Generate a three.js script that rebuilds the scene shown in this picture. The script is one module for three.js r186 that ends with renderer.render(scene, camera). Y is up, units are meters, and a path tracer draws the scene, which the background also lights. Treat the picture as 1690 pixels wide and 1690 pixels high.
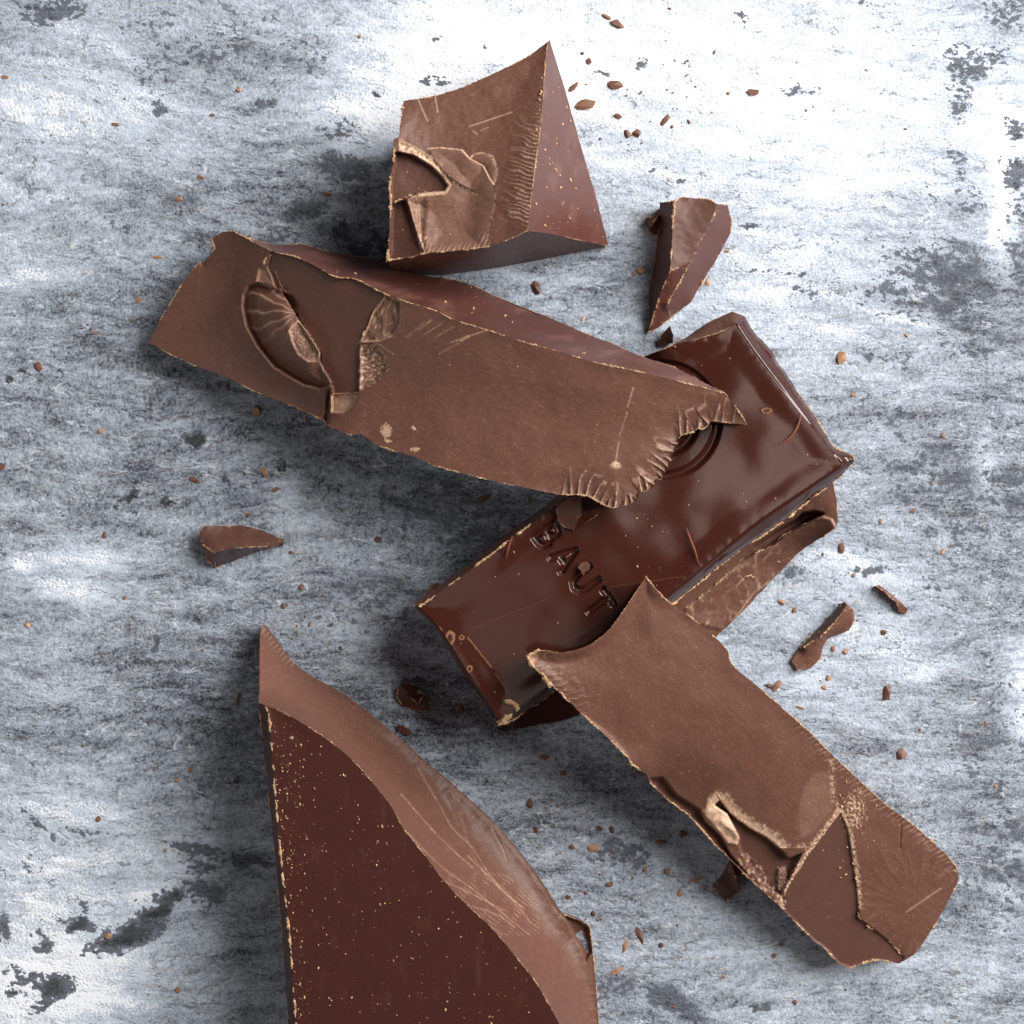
import * as THREE from 'three';
import { mergeGeometries } from 'three/addons/utils/BufferGeometryUtils.js';
import { ConvexGeometry } from 'three/addons/geometries/ConvexGeometry.js';
import { RectAreaLightUniformsLib } from 'three/addons/lights/RectAreaLightUniformsLib.js';

// ------------------------------------------------------------------ camera, lamps, exposure
const scene = new THREE.Scene();
scene.background = new THREE.Color().setRGB(0.035, 0.036, 0.038);
const CAM_H = 0.62, HALF = 0.15;                       // camera height above the slate, half the width seen on the slate (m)
const camera = new THREE.PerspectiveCamera(2 * Math.atan(HALF / CAM_H) * 180 / Math.PI, 1, 0.01, 10);
camera.position.set(0, CAM_H, 0); camera.up.set(0, 0, -1); camera.lookAt(0, 0, 0);
RectAreaLightUniformsLib.init();
function areaLamp(name, color, intensity, w, h, at, towards) {
  const l = new THREE.RectAreaLight(color, intensity, w, h);
  l.name = name; l.position.set(...at); l.lookAt(...towards); scene.add(l); return l;
}
areaLamp('window_light', 0xfffaf4, 15.9, 0.92, 0.92, [0.90, 0.79, -0.47], [0, 0, 0]);          // soft window light, low from the right
areaLamp('fill_light', 0xfff6ee, 1.35, 1.4, 0.9, [-1.2, 0.75, 0.5], [0, 0, 0]);                 // soft fill added on the far side to lift the shadows
areaLamp('reflection_panel', 0xffe6da, 3.0, 0.12, 0.17, [0.215, 1.3, -0.075], [0.215, 0, -0.0751]);  // two dim panels added overhead as reflections for the glossy slab
areaLamp('reflection_panel', 0xffe9e0, 0.75, 0.30, 0.26, [-0.10, 1.3, 0.17], [-0.10, 0, 0.1699]);
const renderer = new THREE.WebGLRenderer();
renderer.toneMapping = THREE.LinearToneMapping; renderer.toneMappingExposure = 1.0;
renderer.shadowMap.enabled = true;

// ------------------------------------------------------------------ noise and helpers
function rng(seed) { let a = seed >>> 0; return () => { a = (a + 0x6D2B79F5) | 0; let t = Math.imul(a ^ (a >>> 15), 1 | a); t = (t + Math.imul(t ^ (t >>> 7), 61 | t)) ^ t; return ((t ^ (t >>> 14)) >>> 0) / 4294967296; }; }
const PERM = new Uint8Array(512), GX = new Float32Array(256), GY = new Float32Array(256);
{ const r = rng(77), p = [...Array(256).keys()]; for (let i = 255; i > 0; i--) { const j = Math.floor(r() * (i + 1)); [p[i], p[j]] = [p[j], p[i]]; }
  for (let i = 0; i < 512; i++) PERM[i] = p[i & 255];
  for (let i = 0; i < 256; i++) { const a = r() * Math.PI * 2; GX[i] = Math.cos(a); GY[i] = Math.sin(a); } }
function noise(x, y) {                                 // gradient noise, about -1..1
  const xi = Math.floor(x), yi = Math.floor(y), fx = x - xi, fy = y - yi, X = xi & 255, Y = yi & 255;
  const u = fx * fx * fx * (fx * (fx * 6 - 15) + 10), v = fy * fy * fy * (fy * (fy * 6 - 15) + 10);
  const a = PERM[X + PERM[Y]], b = PERM[X + 1 + PERM[Y]], c = PERM[X + PERM[Y + 1]], d = PERM[X + 1 + PERM[Y + 1]];
  const n0 = GX[a] * fx + GY[a] * fy, n1 = GX[b] * (fx - 1) + GY[b] * fy, n2 = GX[c] * fx + GY[c] * (fy - 1), n3 = GX[d] * (fx - 1) + GY[d] * (fy - 1);
  const p = n0 + u * (n1 - n0), q = n2 + u * (n3 - n2); return 1.5 * (p + v * (q - p));
}
function fbm(x, y, o = 4, g = 0.5) { let s = 0, a = 1, t = 0; for (let i = 0; i < o; i++) { s += a * noise(x, y); t += a; a *= g; x = x * 2.03 + 17.3; y = y * 2.03 + 9.1; } return s / t; }
const ridge = (x, y, o = 3) => { let s = 0, a = 1, t = 0; for (let i = 0; i < o; i++) { s += a * (1 - Math.abs(noise(x, y)) * 1.6); t += a; a *= 0.55; x = x * 2.1 + 5.2; y = y * 2.1 + 31.7; } return s / t; };
const clamp = (x, a = 0, b = 1) => Math.min(b, Math.max(a, x)), ss = (a, b, x) => { const t = clamp((x - a) / (b - a)); return t * t * (3 - 2 * t); }, mix = (a, b, t) => a + (b - a) * t;
const MM = 0.001, PX = HALF / 845;                     // one photograph pixel on the slate, metres
// a pixel gives a direction; the height above the slate (mm) gives the point on it
const at = (px, py, mm) => { const k = PX * (1 - mm * MM / CAM_H); return new THREE.Vector3((px - 845) * k, mm * MM, (py - 845) * k); };
function tag(o, label, category, group, kind) { o.userData.label = label; o.userData.category = category; if (group) o.userData.group = group; if (kind) o.userData.kind = kind; return o; }
const taken = new Map();
function numbered(n) { const k = taken.get(n) || 0; taken.set(n, k + 1); return k ? `${n}_${String(k).padStart(3, '0')}` : n; }
function addMesh(name, g, m, parent) { const o = new THREE.Mesh(g, m); o.name = parent === scene ? numbered(name) : name; o.castShadow = o.receiveShadow = true; parent.add(o); return o; }
function dataTex(n, fill, srgb) {
  const d = new Uint8Array(n * n * 4); fill(d, n);
  const t = new THREE.DataTexture(d, n, n); t.magFilter = t.minFilter = THREE.LinearFilter; t.wrapS = t.wrapT = THREE.RepeatWrapping; if (srgb) t.colorSpace = THREE.SRGBColorSpace; t.needsUpdate = true; return t;
}
const toS = (x) => Math.round(255 * (x <= 0.0031308 ? 12.92 * x : 1.055 * Math.pow(clamp(x), 1 / 2.4) - 0.055));
function segDist(x, y, ax, ay, bx, by) { const dx = bx - ax, dy = by - ay, t = clamp(((x - ax) * dx + (y - ay) * dy) / (dx * dx + dy * dy || 1)); return Math.hypot(x - ax - t * dx, y - ay - t * dy); }
function lineDist(P, x, y) { let d = 1e9; for (let i = 0; i + 1 < P.length; i++) d = Math.min(d, segDist(x, y, P[i][0], P[i][1], P[i + 1][0], P[i + 1][1])); return d; }
function nearest(P, x, y) {                            // distance to a polyline and arc length there
  let d = 1e9, s = 0, acc = 0;
  for (let i = 0; i + 1 < P.length; i++) { const [ax, ay] = P[i], [bx, by] = P[i + 1], dx = bx - ax, dy = by - ay, L = Math.hypot(dx, dy) || 1e-6, t = clamp(((x - ax) * dx + (y - ay) * dy) / (L * L)), e = Math.hypot(x - ax - t * dx, y - ay - t * dy); if (e < d) { d = e; s = acc + t * L; } acc += L; }
  return [d, s];
}
function sdPoly(P, x, y) {                             // negative inside
  if (!P.box) { const X = P.map((p) => p[0]), Y = P.map((p) => p[1]); P.box = [Math.min(...X), Math.max(...X), Math.min(...Y), Math.max(...Y)]; }
  const out = Math.max(P.box[0] - x, x - P.box[1], P.box[2] - y, y - P.box[3]); if (out > 30) return out;
  let d = 1e9, inside = false;
  for (let i = 0, j = P.length - 1; i < P.length; j = i++) { const [xi, yi] = P[i], [xj, yj] = P[j]; d = Math.min(d, segDist(x, y, xi, yi, xj, yj)); if ((yi > y) !== (yj > y) && x < (xj - xi) * (y - yi) / (yj - yi) + xi) inside = !inside; }
  return inside ? -d : d;
}
const from = (f, ox, oy) => (pts) => pts.map(([x, y, ...r]) => [x / f + ox, y / f + oy, ...r]);   // reads points off an enlarged view
function smoothLine(P, step = 5) {                     // Catmull-Rom through points of any width
  const out = [];
  for (let i = 0; i + 1 < P.length; i++) {
    const a = P[Math.max(0, i - 1)], b = P[i], c = P[i + 1], d = P[Math.min(P.length - 1, i + 2)], n = Math.max(1, Math.round(Math.hypot(c[0] - b[0], c[1] - b[1]) / step));
    for (let k = 0; k < n; k++) { const t = k / n; out.push(b.map((_, q) => 0.5 * (2 * b[q] + (c[q] - a[q]) * t + (2 * a[q] - 5 * b[q] + 4 * c[q] - d[q]) * t * t + (3 * b[q] - a[q] - 3 * c[q] + d[q]) * t * t * t))); }
  }
  out.push(P[P.length - 1].slice()); return out;
}
// an edge of a broken block: a line through the given points, its course roughened by a pixel or so
function edge(P, rough = 0.8, seed = 1, step = 4, hard = false) {
  const L = hard ? P.flatMap((p, i) => { if (i === P.length - 1) return [p]; const q = P[i + 1], n = Math.max(1, Math.round(Math.hypot(q[0] - p[0], q[1] - p[1]) / step)); return Array.from({ length: n }, (_, k) => p.map((v, j) => mix(v, q[j], k / n))); }) : smoothLine(P, step);
  let s = 0;
  return L.map((p, i) => {
    if (i) s += Math.hypot(p[0] - L[i - 1][0], p[1] - L[i - 1][1]);
    if (!i || i === L.length - 1) return p.slice();
    const w = rough * (fbm(s / 14, seed * 7.7, 3) * 1.5 + 0.7 * noise(s / 5, seed * 3.1)), a = L[i - 1], b = L[i + 1], l = Math.hypot(b[0] - a[0], b[1] - a[1]) || 1;
    return [p[0] - (b[1] - a[1]) / l * w, p[1] + (b[0] - a[0]) / l * w, p[2] + 0.12 * rough * noise(s / 9, seed * 5.3)];
  });
}
const rev = (e) => e.slice().reverse();
function loop(...es) { const out = []; for (const e of es) for (const p of e) { const q = out[out.length - 1]; if (!q || Math.hypot(q[0] - p[0], q[1] - p[1]) > 0.05) out.push(p); } const a = out[0], b = out[out.length - 1]; if (Math.hypot(a[0] - b[0], a[1] - b[1]) < 0.05) out.pop(); return out; }
const planeOf = (a, b, c) => { const d = (b[0] - a[0]) * (c[1] - a[1]) - (c[0] - a[0]) * (b[1] - a[1]), gx = ((b[2] - a[2]) * (c[1] - a[1]) - (c[2] - a[2]) * (b[1] - a[1])) / d, gy = ((c[2] - a[2]) * (b[0] - a[0]) - (b[2] - a[2]) * (c[0] - a[0])) / d; return (x, y) => a[2] + gx * (x - a[0]) + gy * (y - a[1]); };

// ------------------------------------------------------------------ materials
function grainTex(seed, dash, contrast) {              // chocolate fracture: fine grain drawn out along one direction, with pale fat dashes
  const N = 1024, H = new Float32Array(N * N), D = new Float32Array(N * N);
  const per = (x, y, fx, fy, o) => { let s = 0, a = 1, t = 0; for (let i = 0; i < o; i++) { s += a * noise(x * fx + seed, y * fy + seed * 2); t += a; a *= 0.6; fx *= 2; fy *= 2; } return s / t; };
  for (let j = 0; j < N; j++) for (let i = 0; i < N; i++) {
    const x = i / N, y = j / N, w = 0.012 * noise(x * 7 + seed, y * 7);
    H[j * N + i] = 0.5 * per(x + w, y + w, 95, 240, 2) + 0.5 * per(x, y, 330, 360, 1) + 0.25 * per(x, y, 24, 30, 2);
  }
  const r = rng(seed * 991 + 3);
  for (let k = 0; k < dash; k++) { const cx = r() * N, cy = r() * N, L = 1 + r() * r() * 9, a = (r() - 0.5) * 0.5 + 0.5 * noise(cx / 130 + seed, cy / 130), v = 0.25 + 0.75 * r(); for (let t = 0; t < L; t += 0.6) { const x = (Math.round(cx + Math.cos(a) * t) + N) % N, y = (Math.round(cy + Math.sin(a) * t) + N) % N; D[y * N + x] = Math.max(D[y * N + x], v * Math.sin(Math.PI * (t + 1) / (L + 2))); } }
  const map = dataTex(N, (d) => { for (let k = 0; k < N * N; k++) { const g = clamp(0.80 + contrast * H[k] * 0.34), t = D[k] * 0.8; d[k * 4] = toS(mix(g * 0.62, 0.92, t)); d[k * 4 + 1] = toS(mix(g * 0.615, 1, t)); d[k * 4 + 2] = toS(mix(g * 0.61, 0.98, t)); d[k * 4 + 3] = 255; } }, true);
  const bump = dataTex(N, (d) => { for (let k = 0; k < N * N; k++) { const v = Math.round(255 * clamp(0.5 + 0.42 * H[k] + 0.25 * D[k])); d[k * 4] = d[k * 4 + 1] = d[k * 4 + 2] = v; d[k * 4 + 3] = 255; } });
  return { map, bump };
}
const grainA = grainTex(3, 15000, 0.62), grainB = grainTex(11, 1500, 0.4);
const lin = (r, g, b) => new THREE.Color().setRGB(r, g, b);
function mat(name, color, roughness, tex, bumpScale, extra = {}) { const m = new THREE.MeshPhysicalMaterial({ color, roughness, vertexColors: true, side: THREE.DoubleSide, ...extra }); m.name = name; if (tex) { m.map = tex.map; m.bumpMap = tex.bump; m.bumpScale = bumpScale; } return m; }
const M = {                                            // the grain map averages 0.5, hence colours of twice the base colour
  matte: mat('broken chocolate', lin(0.250, 0.115, 0.083), 0.47, grainA, 0.00006, { specularIntensity: 0.55 }),
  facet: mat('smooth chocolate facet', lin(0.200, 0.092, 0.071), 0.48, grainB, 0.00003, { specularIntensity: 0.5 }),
  gloss: mat('moulded chocolate', lin(0.086, 0.023, 0.015), 0.11, grainB, 0.000006, {}),
  satin: mat('satin chocolate', lin(0.185, 0.070, 0.056), 0.36, grainB, 0.00004, { specularIntensity: 0.9 }),
  slabtop: mat('speckled moulded chocolate', lin(0.098, 0.030, 0.023), 0.42, grainB, 0.00003, { specularIntensity: 0.4 }),
  powder: mat('chocolate powder', lin(0.30, 0.16, 0.09), 0.8, null, 0, {}),
  tan: mat('chipped chocolate', lin(0.54, 0.35, 0.21), 0.75, null, 0, { specularIntensity: 0.4 }),
};
const TAN = [4.9, 7.2, 7.1], WHITE = [1, 1, 1];        // a tone of 1 turns the brown of a broken face into the pale brown of frayed chocolate

// ------------------------------------------------------------------ the mesher of broken faces
// A face has a rim of points (pixel, pixel, mm). Its inside is spanned from the rim (mean value coordinates); relief and stamps are laid on it.
function spanned(P, relief) {
  const n = P.length, W = new Float64Array(n * 3);
  const raw = (x, y) => {                              // height spanned from the rim, distance to the rim
    let dmin = 1e9, sw = 0, sh = 0, pr = 0;
    for (let i = 0; i < n; i++) { const dx = P[i][0] - x, dy = P[i][1] - y, r = Math.sqrt(dx * dx + dy * dy); W[i * 3] = dx; W[i * 3 + 1] = dy; W[i * 3 + 2] = r; if (r < 1e-4) return [P[i][2], 0]; }
    let tPrev = 0, tFirst = 0;
    for (let i = 0; i < n; i++) {                      // tan of half the angle between neighbours
      const j = i + 1 === n ? 0 : i + 1, ax = W[i * 3], ay = W[i * 3 + 1], ra = W[i * 3 + 2], bx = W[j * 3], by = W[j * 3 + 1], rb = W[j * 3 + 2], cr = ax * by - ay * bx, dt = ax * bx + ay * by;
      const ex = bx - ax, ey = by - ay, L = ex * ex + ey * ey || 1e-9, tt = clamp(-(ax * ex + ay * ey) / L), qx = ax + ex * tt, qy = ay + ey * tt, dd = qx * qx + qy * qy; if (dd < dmin) { dmin = dd; pr = mix(P[i][2], P[j][2], tt); }
      const t = Math.abs(cr) < 1e-9 ? 0 : (ra * rb - dt) / cr;
      if (i === 0) tFirst = t; else { const w = (tPrev + t) / ra; sw += w; sh += w * P[i][2]; }
      tPrev = t;
    }
    const w0 = (tPrev + tFirst) / W[2]; sw += w0; sh += w0 * P[0][2]; dmin = Math.sqrt(dmin);
    let h = dmin < 0.02 ? pr : sh / sw; if (!isFinite(h)) h = pr;
    return [h, dmin];
  };
  const G = 6, memo = new Map(), insideP = (x, y) => sdPoly(P, x, y) < 0;
  const node = (i, j) => { const k = i * 100003 + j; let v = memo.get(k); if (!v) { v = raw(i * G, j * G); memo.set(k, v); } return v; };
  return (x, y) => {
    const i = Math.floor(x / G), j = Math.floor(y / G), a = node(i, j); let h, d;
    if (a[1] > 15) { const b = node(i + 1, j), c = node(i, j + 1), e = node(i + 1, j + 1), u = x / G - i, v = y / G - j; h = mix(mix(a[0], b[0], u), mix(c[0], e[0], u), v); d = mix(mix(a[1], b[1], u), mix(c[1], e[1], u), v); } else [h, d] = raw(x, y);
    if (!relief) return [h, 0];
    const q = relief(x, y, d, h); return [h + (d < 0.02 ? 0 : q[0]), q[1]];
  };
}
function clipCell(P, x0, y0, x1, y1) {
  const cut = (Q, ax, v, s) => { const o = []; for (let i = 0; i < Q.length; i++) { const a = Q[i], b = Q[(i + 1) % Q.length], da = s * (a[ax] - v), db = s * (b[ax] - v); if (da >= 0) o.push(a); if ((da > 0 && db < 0) || (da < 0 && db > 0)) { const t = da / (da - db); o.push([mix(a[0], b[0], t), mix(a[1], b[1], t)]); } } return o; };
  let Q = cut(P, 0, x0, 1); if (Q.length) Q = cut(Q, 0, x1, -1); if (Q.length) Q = cut(Q, 1, y0, 1); if (Q.length) Q = cut(Q, 1, y1, -1);
  const o = []; for (const p of Q) { const q = o[o.length - 1]; if (!q || Math.hypot(q[0] - p[0], q[1] - p[1]) > 1e-3) o.push(p); }
  if (o.length > 1 && Math.hypot(o[0][0] - o[o.length - 1][0], o[0][1] - o[o.length - 1][1]) < 1e-3) o.pop();
  return o;
}
function buildFace(parent, name, P, { cell = 2, relief = null, material = M.matte, zones = [], flow = 0, tint = TAN } = {}) {
  const H = spanned(P, relief); let x0 = 1e9, x1 = -1e9, y0 = 1e9, y1 = -1e9;
  for (const p of P) { x0 = Math.min(x0, p[0]); x1 = Math.max(x1, p[0]); y0 = Math.min(y0, p[1]); y1 = Math.max(y1, p[1]); }
  x0 = Math.floor(x0 / cell) * cell; y0 = Math.floor(y0 / cell) * cell;
  const nx = Math.ceil((x1 - x0) / cell), ny = Math.ceil((y1 - y0) / cell), touched = new Uint8Array(nx * ny);
  for (let i = 0; i < P.length; i++) { const a = P[i], b = P[(i + 1) % P.length], L = Math.hypot(b[0] - a[0], b[1] - a[1]), n = Math.ceil(L / cell * 4) + 1; for (let k = 0; k <= n; k++) { const x = mix(a[0], b[0], k / n), y = mix(a[1], b[1], k / n), ci = Math.floor((x - x0) / cell), cj = Math.floor((y - y0) / cell); for (let u = -1; u <= 1; u++) for (let v = -1; v <= 1; v++) { const I = ci + u, J = cj + v; if (I >= 0 && J >= 0 && I < nx && J < ny) touched[J * nx + I] = 1; } } }
  const inside = (x, y) => { let r = false; for (let i = 0, j = P.length - 1; i < P.length; j = i++) { const yi = P[i][1], yj = P[j][1]; if ((yi > y) !== (yj > y) && x < (P[j][0] - P[i][0]) * (y - yi) / (yj - yi) + P[i][0]) r = !r; } return r; };
  const keys = new Map(), pos = [], pxs = [], tones = [], tris = [];
  const V = (x, y) => { const k = Math.round(x * 500) * 4000003 + Math.round(y * 500); let i = keys.get(k); if (i === undefined) { const [h, t] = H(x, y), p = at(x, y, h); i = pos.length / 3; pos.push(p.x, p.y, p.z); pxs.push(x, y); tones.push(t); keys.set(k, i); } return i; };
  for (let j = 0; j < ny; j++) for (let i = 0; i < nx; i++) {
    const ax = x0 + i * cell, ay = y0 + j * cell;
    if (!touched[j * nx + i]) { if (!inside(ax + cell / 2, ay + cell / 2)) continue; const a = V(ax, ay), b = V(ax + cell, ay), c = V(ax + cell, ay + cell), d = V(ax, ay + cell); if ((i + j) & 1) tris.push(a, d, b, b, d, c); else tris.push(a, d, c, a, c, b); continue; }
    const Q = clipCell(P, ax, ay, ax + cell, ay + cell); if (Q.length < 3) continue;
    const area = Q.reduce((s, p, k) => { const q = Q[(k + 1) % Q.length]; return s + p[0] * q[1] - q[0] * p[1]; }, 0); if (Math.abs(area) < 1e-5) continue;
    const id = Q.map((p) => V(p[0], p[1]));
    for (const t of THREE.ShapeUtils.triangulateShape(Q.map((p) => new THREE.Vector2(p[0], p[1])), [])) {
      const [a, b, c] = t.map((k) => id[k]); if (a === b || b === c || a === c) continue;
      const s = (pxs[b * 2] - pxs[a * 2]) * (pxs[c * 2 + 1] - pxs[a * 2 + 1]) - (pxs[c * 2] - pxs[a * 2]) * (pxs[b * 2 + 1] - pxs[a * 2 + 1]); if (Math.abs(s) < 1e-7) continue;
      if (s > 0) tris.push(a, c, b); else tris.push(a, b, c);
    }
  }
  const g = new THREE.BufferGeometry(); g.setAttribute('position', new THREE.BufferAttribute(new Float32Array(pos), 3)); g.setIndex(tris); g.computeVertexNormals();
  const N = g.attributes.normal, n = new THREE.Vector3(); for (let i = 0; i < N.count; i++) n.add(new THREE.Vector3(N.getX(i), N.getY(i), N.getZ(i))); n.normalize();
  const t = new THREE.Vector3(Math.cos(flow), 0, Math.sin(flow)); t.addScaledVector(n, -t.dot(n)).normalize(); const b = new THREE.Vector3().crossVectors(n, t), r = rng(name.length * 31 + P.length), ou = r(), ov = r();
  const cnt = pos.length / 3, uv = new Float32Array(cnt * 2), col = new Float32Array(cnt * 3);
  for (let i = 0; i < cnt; i++) { const X = pos[i * 3], Y = pos[i * 3 + 1], Z = pos[i * 3 + 2]; uv[i * 2] = (X * t.x + Y * t.y + Z * t.z) / 0.2; uv[i * 2 + 1] = (X * b.x + Y * b.y + Z * b.z) / 0.2; const k = tones[i]; for (let q = 0; q < 3; q++) col[i * 3 + q] = mix(1, tint[q], clamp(k)); }
  for (const q of [0, 1]) { let lo = 1e9, hi = -1e9; for (let i = q; i < uv.length; i += 2) { lo = Math.min(lo, uv[i]); hi = Math.max(hi, uv[i]); } const shift = (q ? ov : ou) * Math.max(0, 0.98 - hi + lo) + 0.01 - lo; for (let i = q; i < uv.length; i += 2) uv[i] += shift; }
  g.setAttribute('uv', new THREE.BufferAttribute(uv, 2)); g.setAttribute('color', new THREE.BufferAttribute(col, 3));
  const bins = zones.map(() => []), rest = [];
  for (let i = 0; i < tris.length; i += 3) { const x = (pxs[tris[i] * 2] + pxs[tris[i + 1] * 2] + pxs[tris[i + 2] * 2]) / 3, y = (pxs[tris[i] * 2 + 1] + pxs[tris[i + 1] * 2 + 1] + pxs[tris[i + 2] * 2 + 1]) / 3; let z = zones.length ? zones.findIndex((q) => q.in(x, y)) : -1; (z < 0 ? rest : bins[z]).push(tris[i], tris[i + 1], tris[i + 2]); }
  const sub = (idx) => { const map = new Map(), p = [], no = [], u = [], c = [], id = []; for (const k of idx) { let m = map.get(k); if (m === undefined) { m = map.size; map.set(k, m); for (let q = 0; q < 3; q++) { p.push(pos[k * 3 + q]); no.push(N.array[k * 3 + q]); c.push(col[k * 3 + q]); } u.push(uv[k * 2], uv[k * 2 + 1]); } id.push(m); } const s = new THREE.BufferGeometry(); s.setAttribute('position', new THREE.Float32BufferAttribute(p, 3)); s.setAttribute('normal', new THREE.Float32BufferAttribute(no, 3)); s.setAttribute('uv', new THREE.Float32BufferAttribute(u, 2)); s.setAttribute('color', new THREE.Float32BufferAttribute(c, 3)); s.setIndex(id); return s; };
  const main = addMesh(name, zones.length ? sub(rest) : g, material, parent);
  zones.forEach((z, i) => { if (bins[i].length) addMesh(z.name, sub(bins[i]), z.material, parent); });
  return { mesh: main, height: (x, y) => H(x, y)[0], P };
}
// the hidden flanks and the underside: every outline point drops to the base, drawn in a little
function buildUnderside(parent, P, base, draw = 0.18, material = M.matte) {
  const top = P.map((p) => at(p[0], p[1], p[2])), c = new THREE.Vector3(); top.forEach((p) => c.add(p)); c.multiplyScalar(1 / top.length);
  const low = top.map((p) => { const d = new THREE.Vector3(c.x - p.x, 0, c.z - p.z).normalize(), b = base(p.x, p.z) * MM, k = Math.max(0, p.y - b); const q = new THREE.Vector3(p.x + d.x * k * draw, 0, p.z + d.z * k * draw); q.y = Math.min(p.y - 0.00005, base(q.x, q.z) * MM); return q; });
  const pos = [], n = top.length, put = (a) => pos.push(a.x, a.y, a.z);
  for (let i = 0; i < n; i++) { const j = (i + 1) % n; put(top[i]); put(top[j]); put(low[j]); put(top[i]); put(low[j]); put(low[i]); }
  for (const t of THREE.ShapeUtils.triangulateShape(low.map((p) => new THREE.Vector2(p.x, p.z)), [])) for (const k of t) put(low[k]);
  const g = new THREE.BufferGeometry(); g.setAttribute('position', new THREE.Float32BufferAttribute(pos, 3)); g.computeVertexNormals();
  const m = pos.length / 3, uv = new Float32Array(m * 2), col = new Float32Array(m * 3).fill(1); for (let i = 0; i < m; i++) { uv[i * 2] = (pos[i * 3] + pos[i * 3 + 1]) / 0.2; uv[i * 2 + 1] = (pos[i * 3 + 2] + pos[i * 3 + 1] * 0.5) / 0.2; }
  g.setAttribute('uv', new THREE.BufferAttribute(uv, 2)); g.setAttribute('color', new THREE.BufferAttribute(col, 3));
  return addMesh('underside', g, material, parent);
}
const splinters = Array.from({ length: 14 }, (_, k) => { const r = rng(400 + k * 17), pts = []; for (let i = 0; i < 9; i++) { const a = (i + 0.7 * r()) / 9 * Math.PI * 2, q = 0.62 + 0.38 * r(); pts.push(new THREE.Vector3(Math.cos(a) * q, r() < 0.5 ? 0 : 0.2 + 0.5 * r(), Math.sin(a) * q)); } for (let i = 0; i < 4; i++) pts.push(new THREE.Vector3((r() - 0.5) * 1.1, i < 2 ? 0 : 0.55 + 0.45 * r(), (r() - 0.5) * 1.1)); const g = new ConvexGeometry(pts); g.computeBoundingBox(); return g; });
// frayed pale chips along an edge: angular crumbs of many sizes, thick in places and missing in others
function wornEdge(parent, P, { width = 1.1, cover = 0.6, seed = 1, lift = 0, spread = 0.25, material = M.tan } = {}) {
  const L = smoothLine(P, 1.3), r = rng(seed * 131 + 7), m = new THREE.Matrix4(), q = new THREE.Quaternion(), e = new THREE.Euler(), v = new THREE.Vector3(), n = new THREE.Vector3(), pos = [], nor = [], col = []; let s = 0;
  for (let i = 1; i + 1 < L.length; i++) {
    s += Math.hypot(L[i][0] - L[i - 1][0], L[i][1] - L[i - 1][1]);
    const here = fbm(s / 30, seed * 9.1, 3) * 2.1 + 0.42 - (1 - cover), a = L[i - 1], b = L[i + 1], l = Math.hypot(b[0] - a[0], b[1] - a[1]) || 1, tx = (b[0] - a[0]) / l, ty = (b[1] - a[1]) / l;
    if (here < 0) continue;
    const many = here > 0.4 && r() < 0.6 ? 2 : 1;
    for (let k = 0; k < many; k++) {
      const big = Math.pow(r(), 2.2), w = width * 1.3 * (0.36 + 1.0 * big * (0.4 + clamp(here * 1.6))) * PX, off = (r() + r() - 1) * width * 1.15 * (spread + 1.2 * clamp(here) * (1 - big)), hh = L[i][2] + lift, c = at(L[i][0] - ty * off, L[i][1] + tx * off, hh);
      e.set((r() - 0.5) * 0.9, -Math.atan2(ty, tx) + (r() - 0.5) * 1.1, (r() - 0.5) * 0.9); q.setFromEuler(e); m.compose(c.setY(c.y - w * 0.25), q, new THREE.Vector3(w * (1.1 + 1.5 * r()), w * 0.75, w * (0.6 + 0.5 * r())));
      const g = splinters[Math.floor(r() * 14)], gp = g.attributes.position, gn = g.attributes.normal, tn = 0.62 + 0.75 * r() * (0.55 + 0.45 * noise(s / 15, seed)), red = 0.9 + 0.2 * r();
      for (let z = 0; z < gp.count; z++) { v.fromBufferAttribute(gp, z).applyMatrix4(m); n.fromBufferAttribute(gn, z).applyQuaternion(q); pos.push(v.x, v.y, v.z); nor.push(n.x, n.y, n.z); col.push(tn * red, tn, tn * 0.97); }
    }
  }
  if (!pos.length) return null;
  const g = new THREE.BufferGeometry(); g.setAttribute('position', new THREE.Float32BufferAttribute(pos, 3)); g.setAttribute('normal', new THREE.Float32BufferAttribute(nor, 3)); g.setAttribute('color', new THREE.Float32BufferAttribute(col, 3));
  const o = addMesh('edge_crumbs', g, material, parent); o.userData.kind = 'stuff'; return o;
}
const crumbShapes = Array.from({ length: 7 }, (_, k) => { const g = new THREE.IcosahedronGeometry(1, 1), p = g.attributes.position, r = 5 + k * 3.7; for (let i = 0; i < p.count; i++) { const x = p.getX(i), y = p.getY(i), z = p.getZ(i), f = 0.85 + 0.42 * noise(x * 1.3 + r, y * 1.3 + z * 1.1 + r * 2) + 0.16 * noise(z * 3.1 + r, x * 3 + y); p.setXYZ(i, x * f, y * f, z * f); } g.computeVertexNormals(); return g; });
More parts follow.
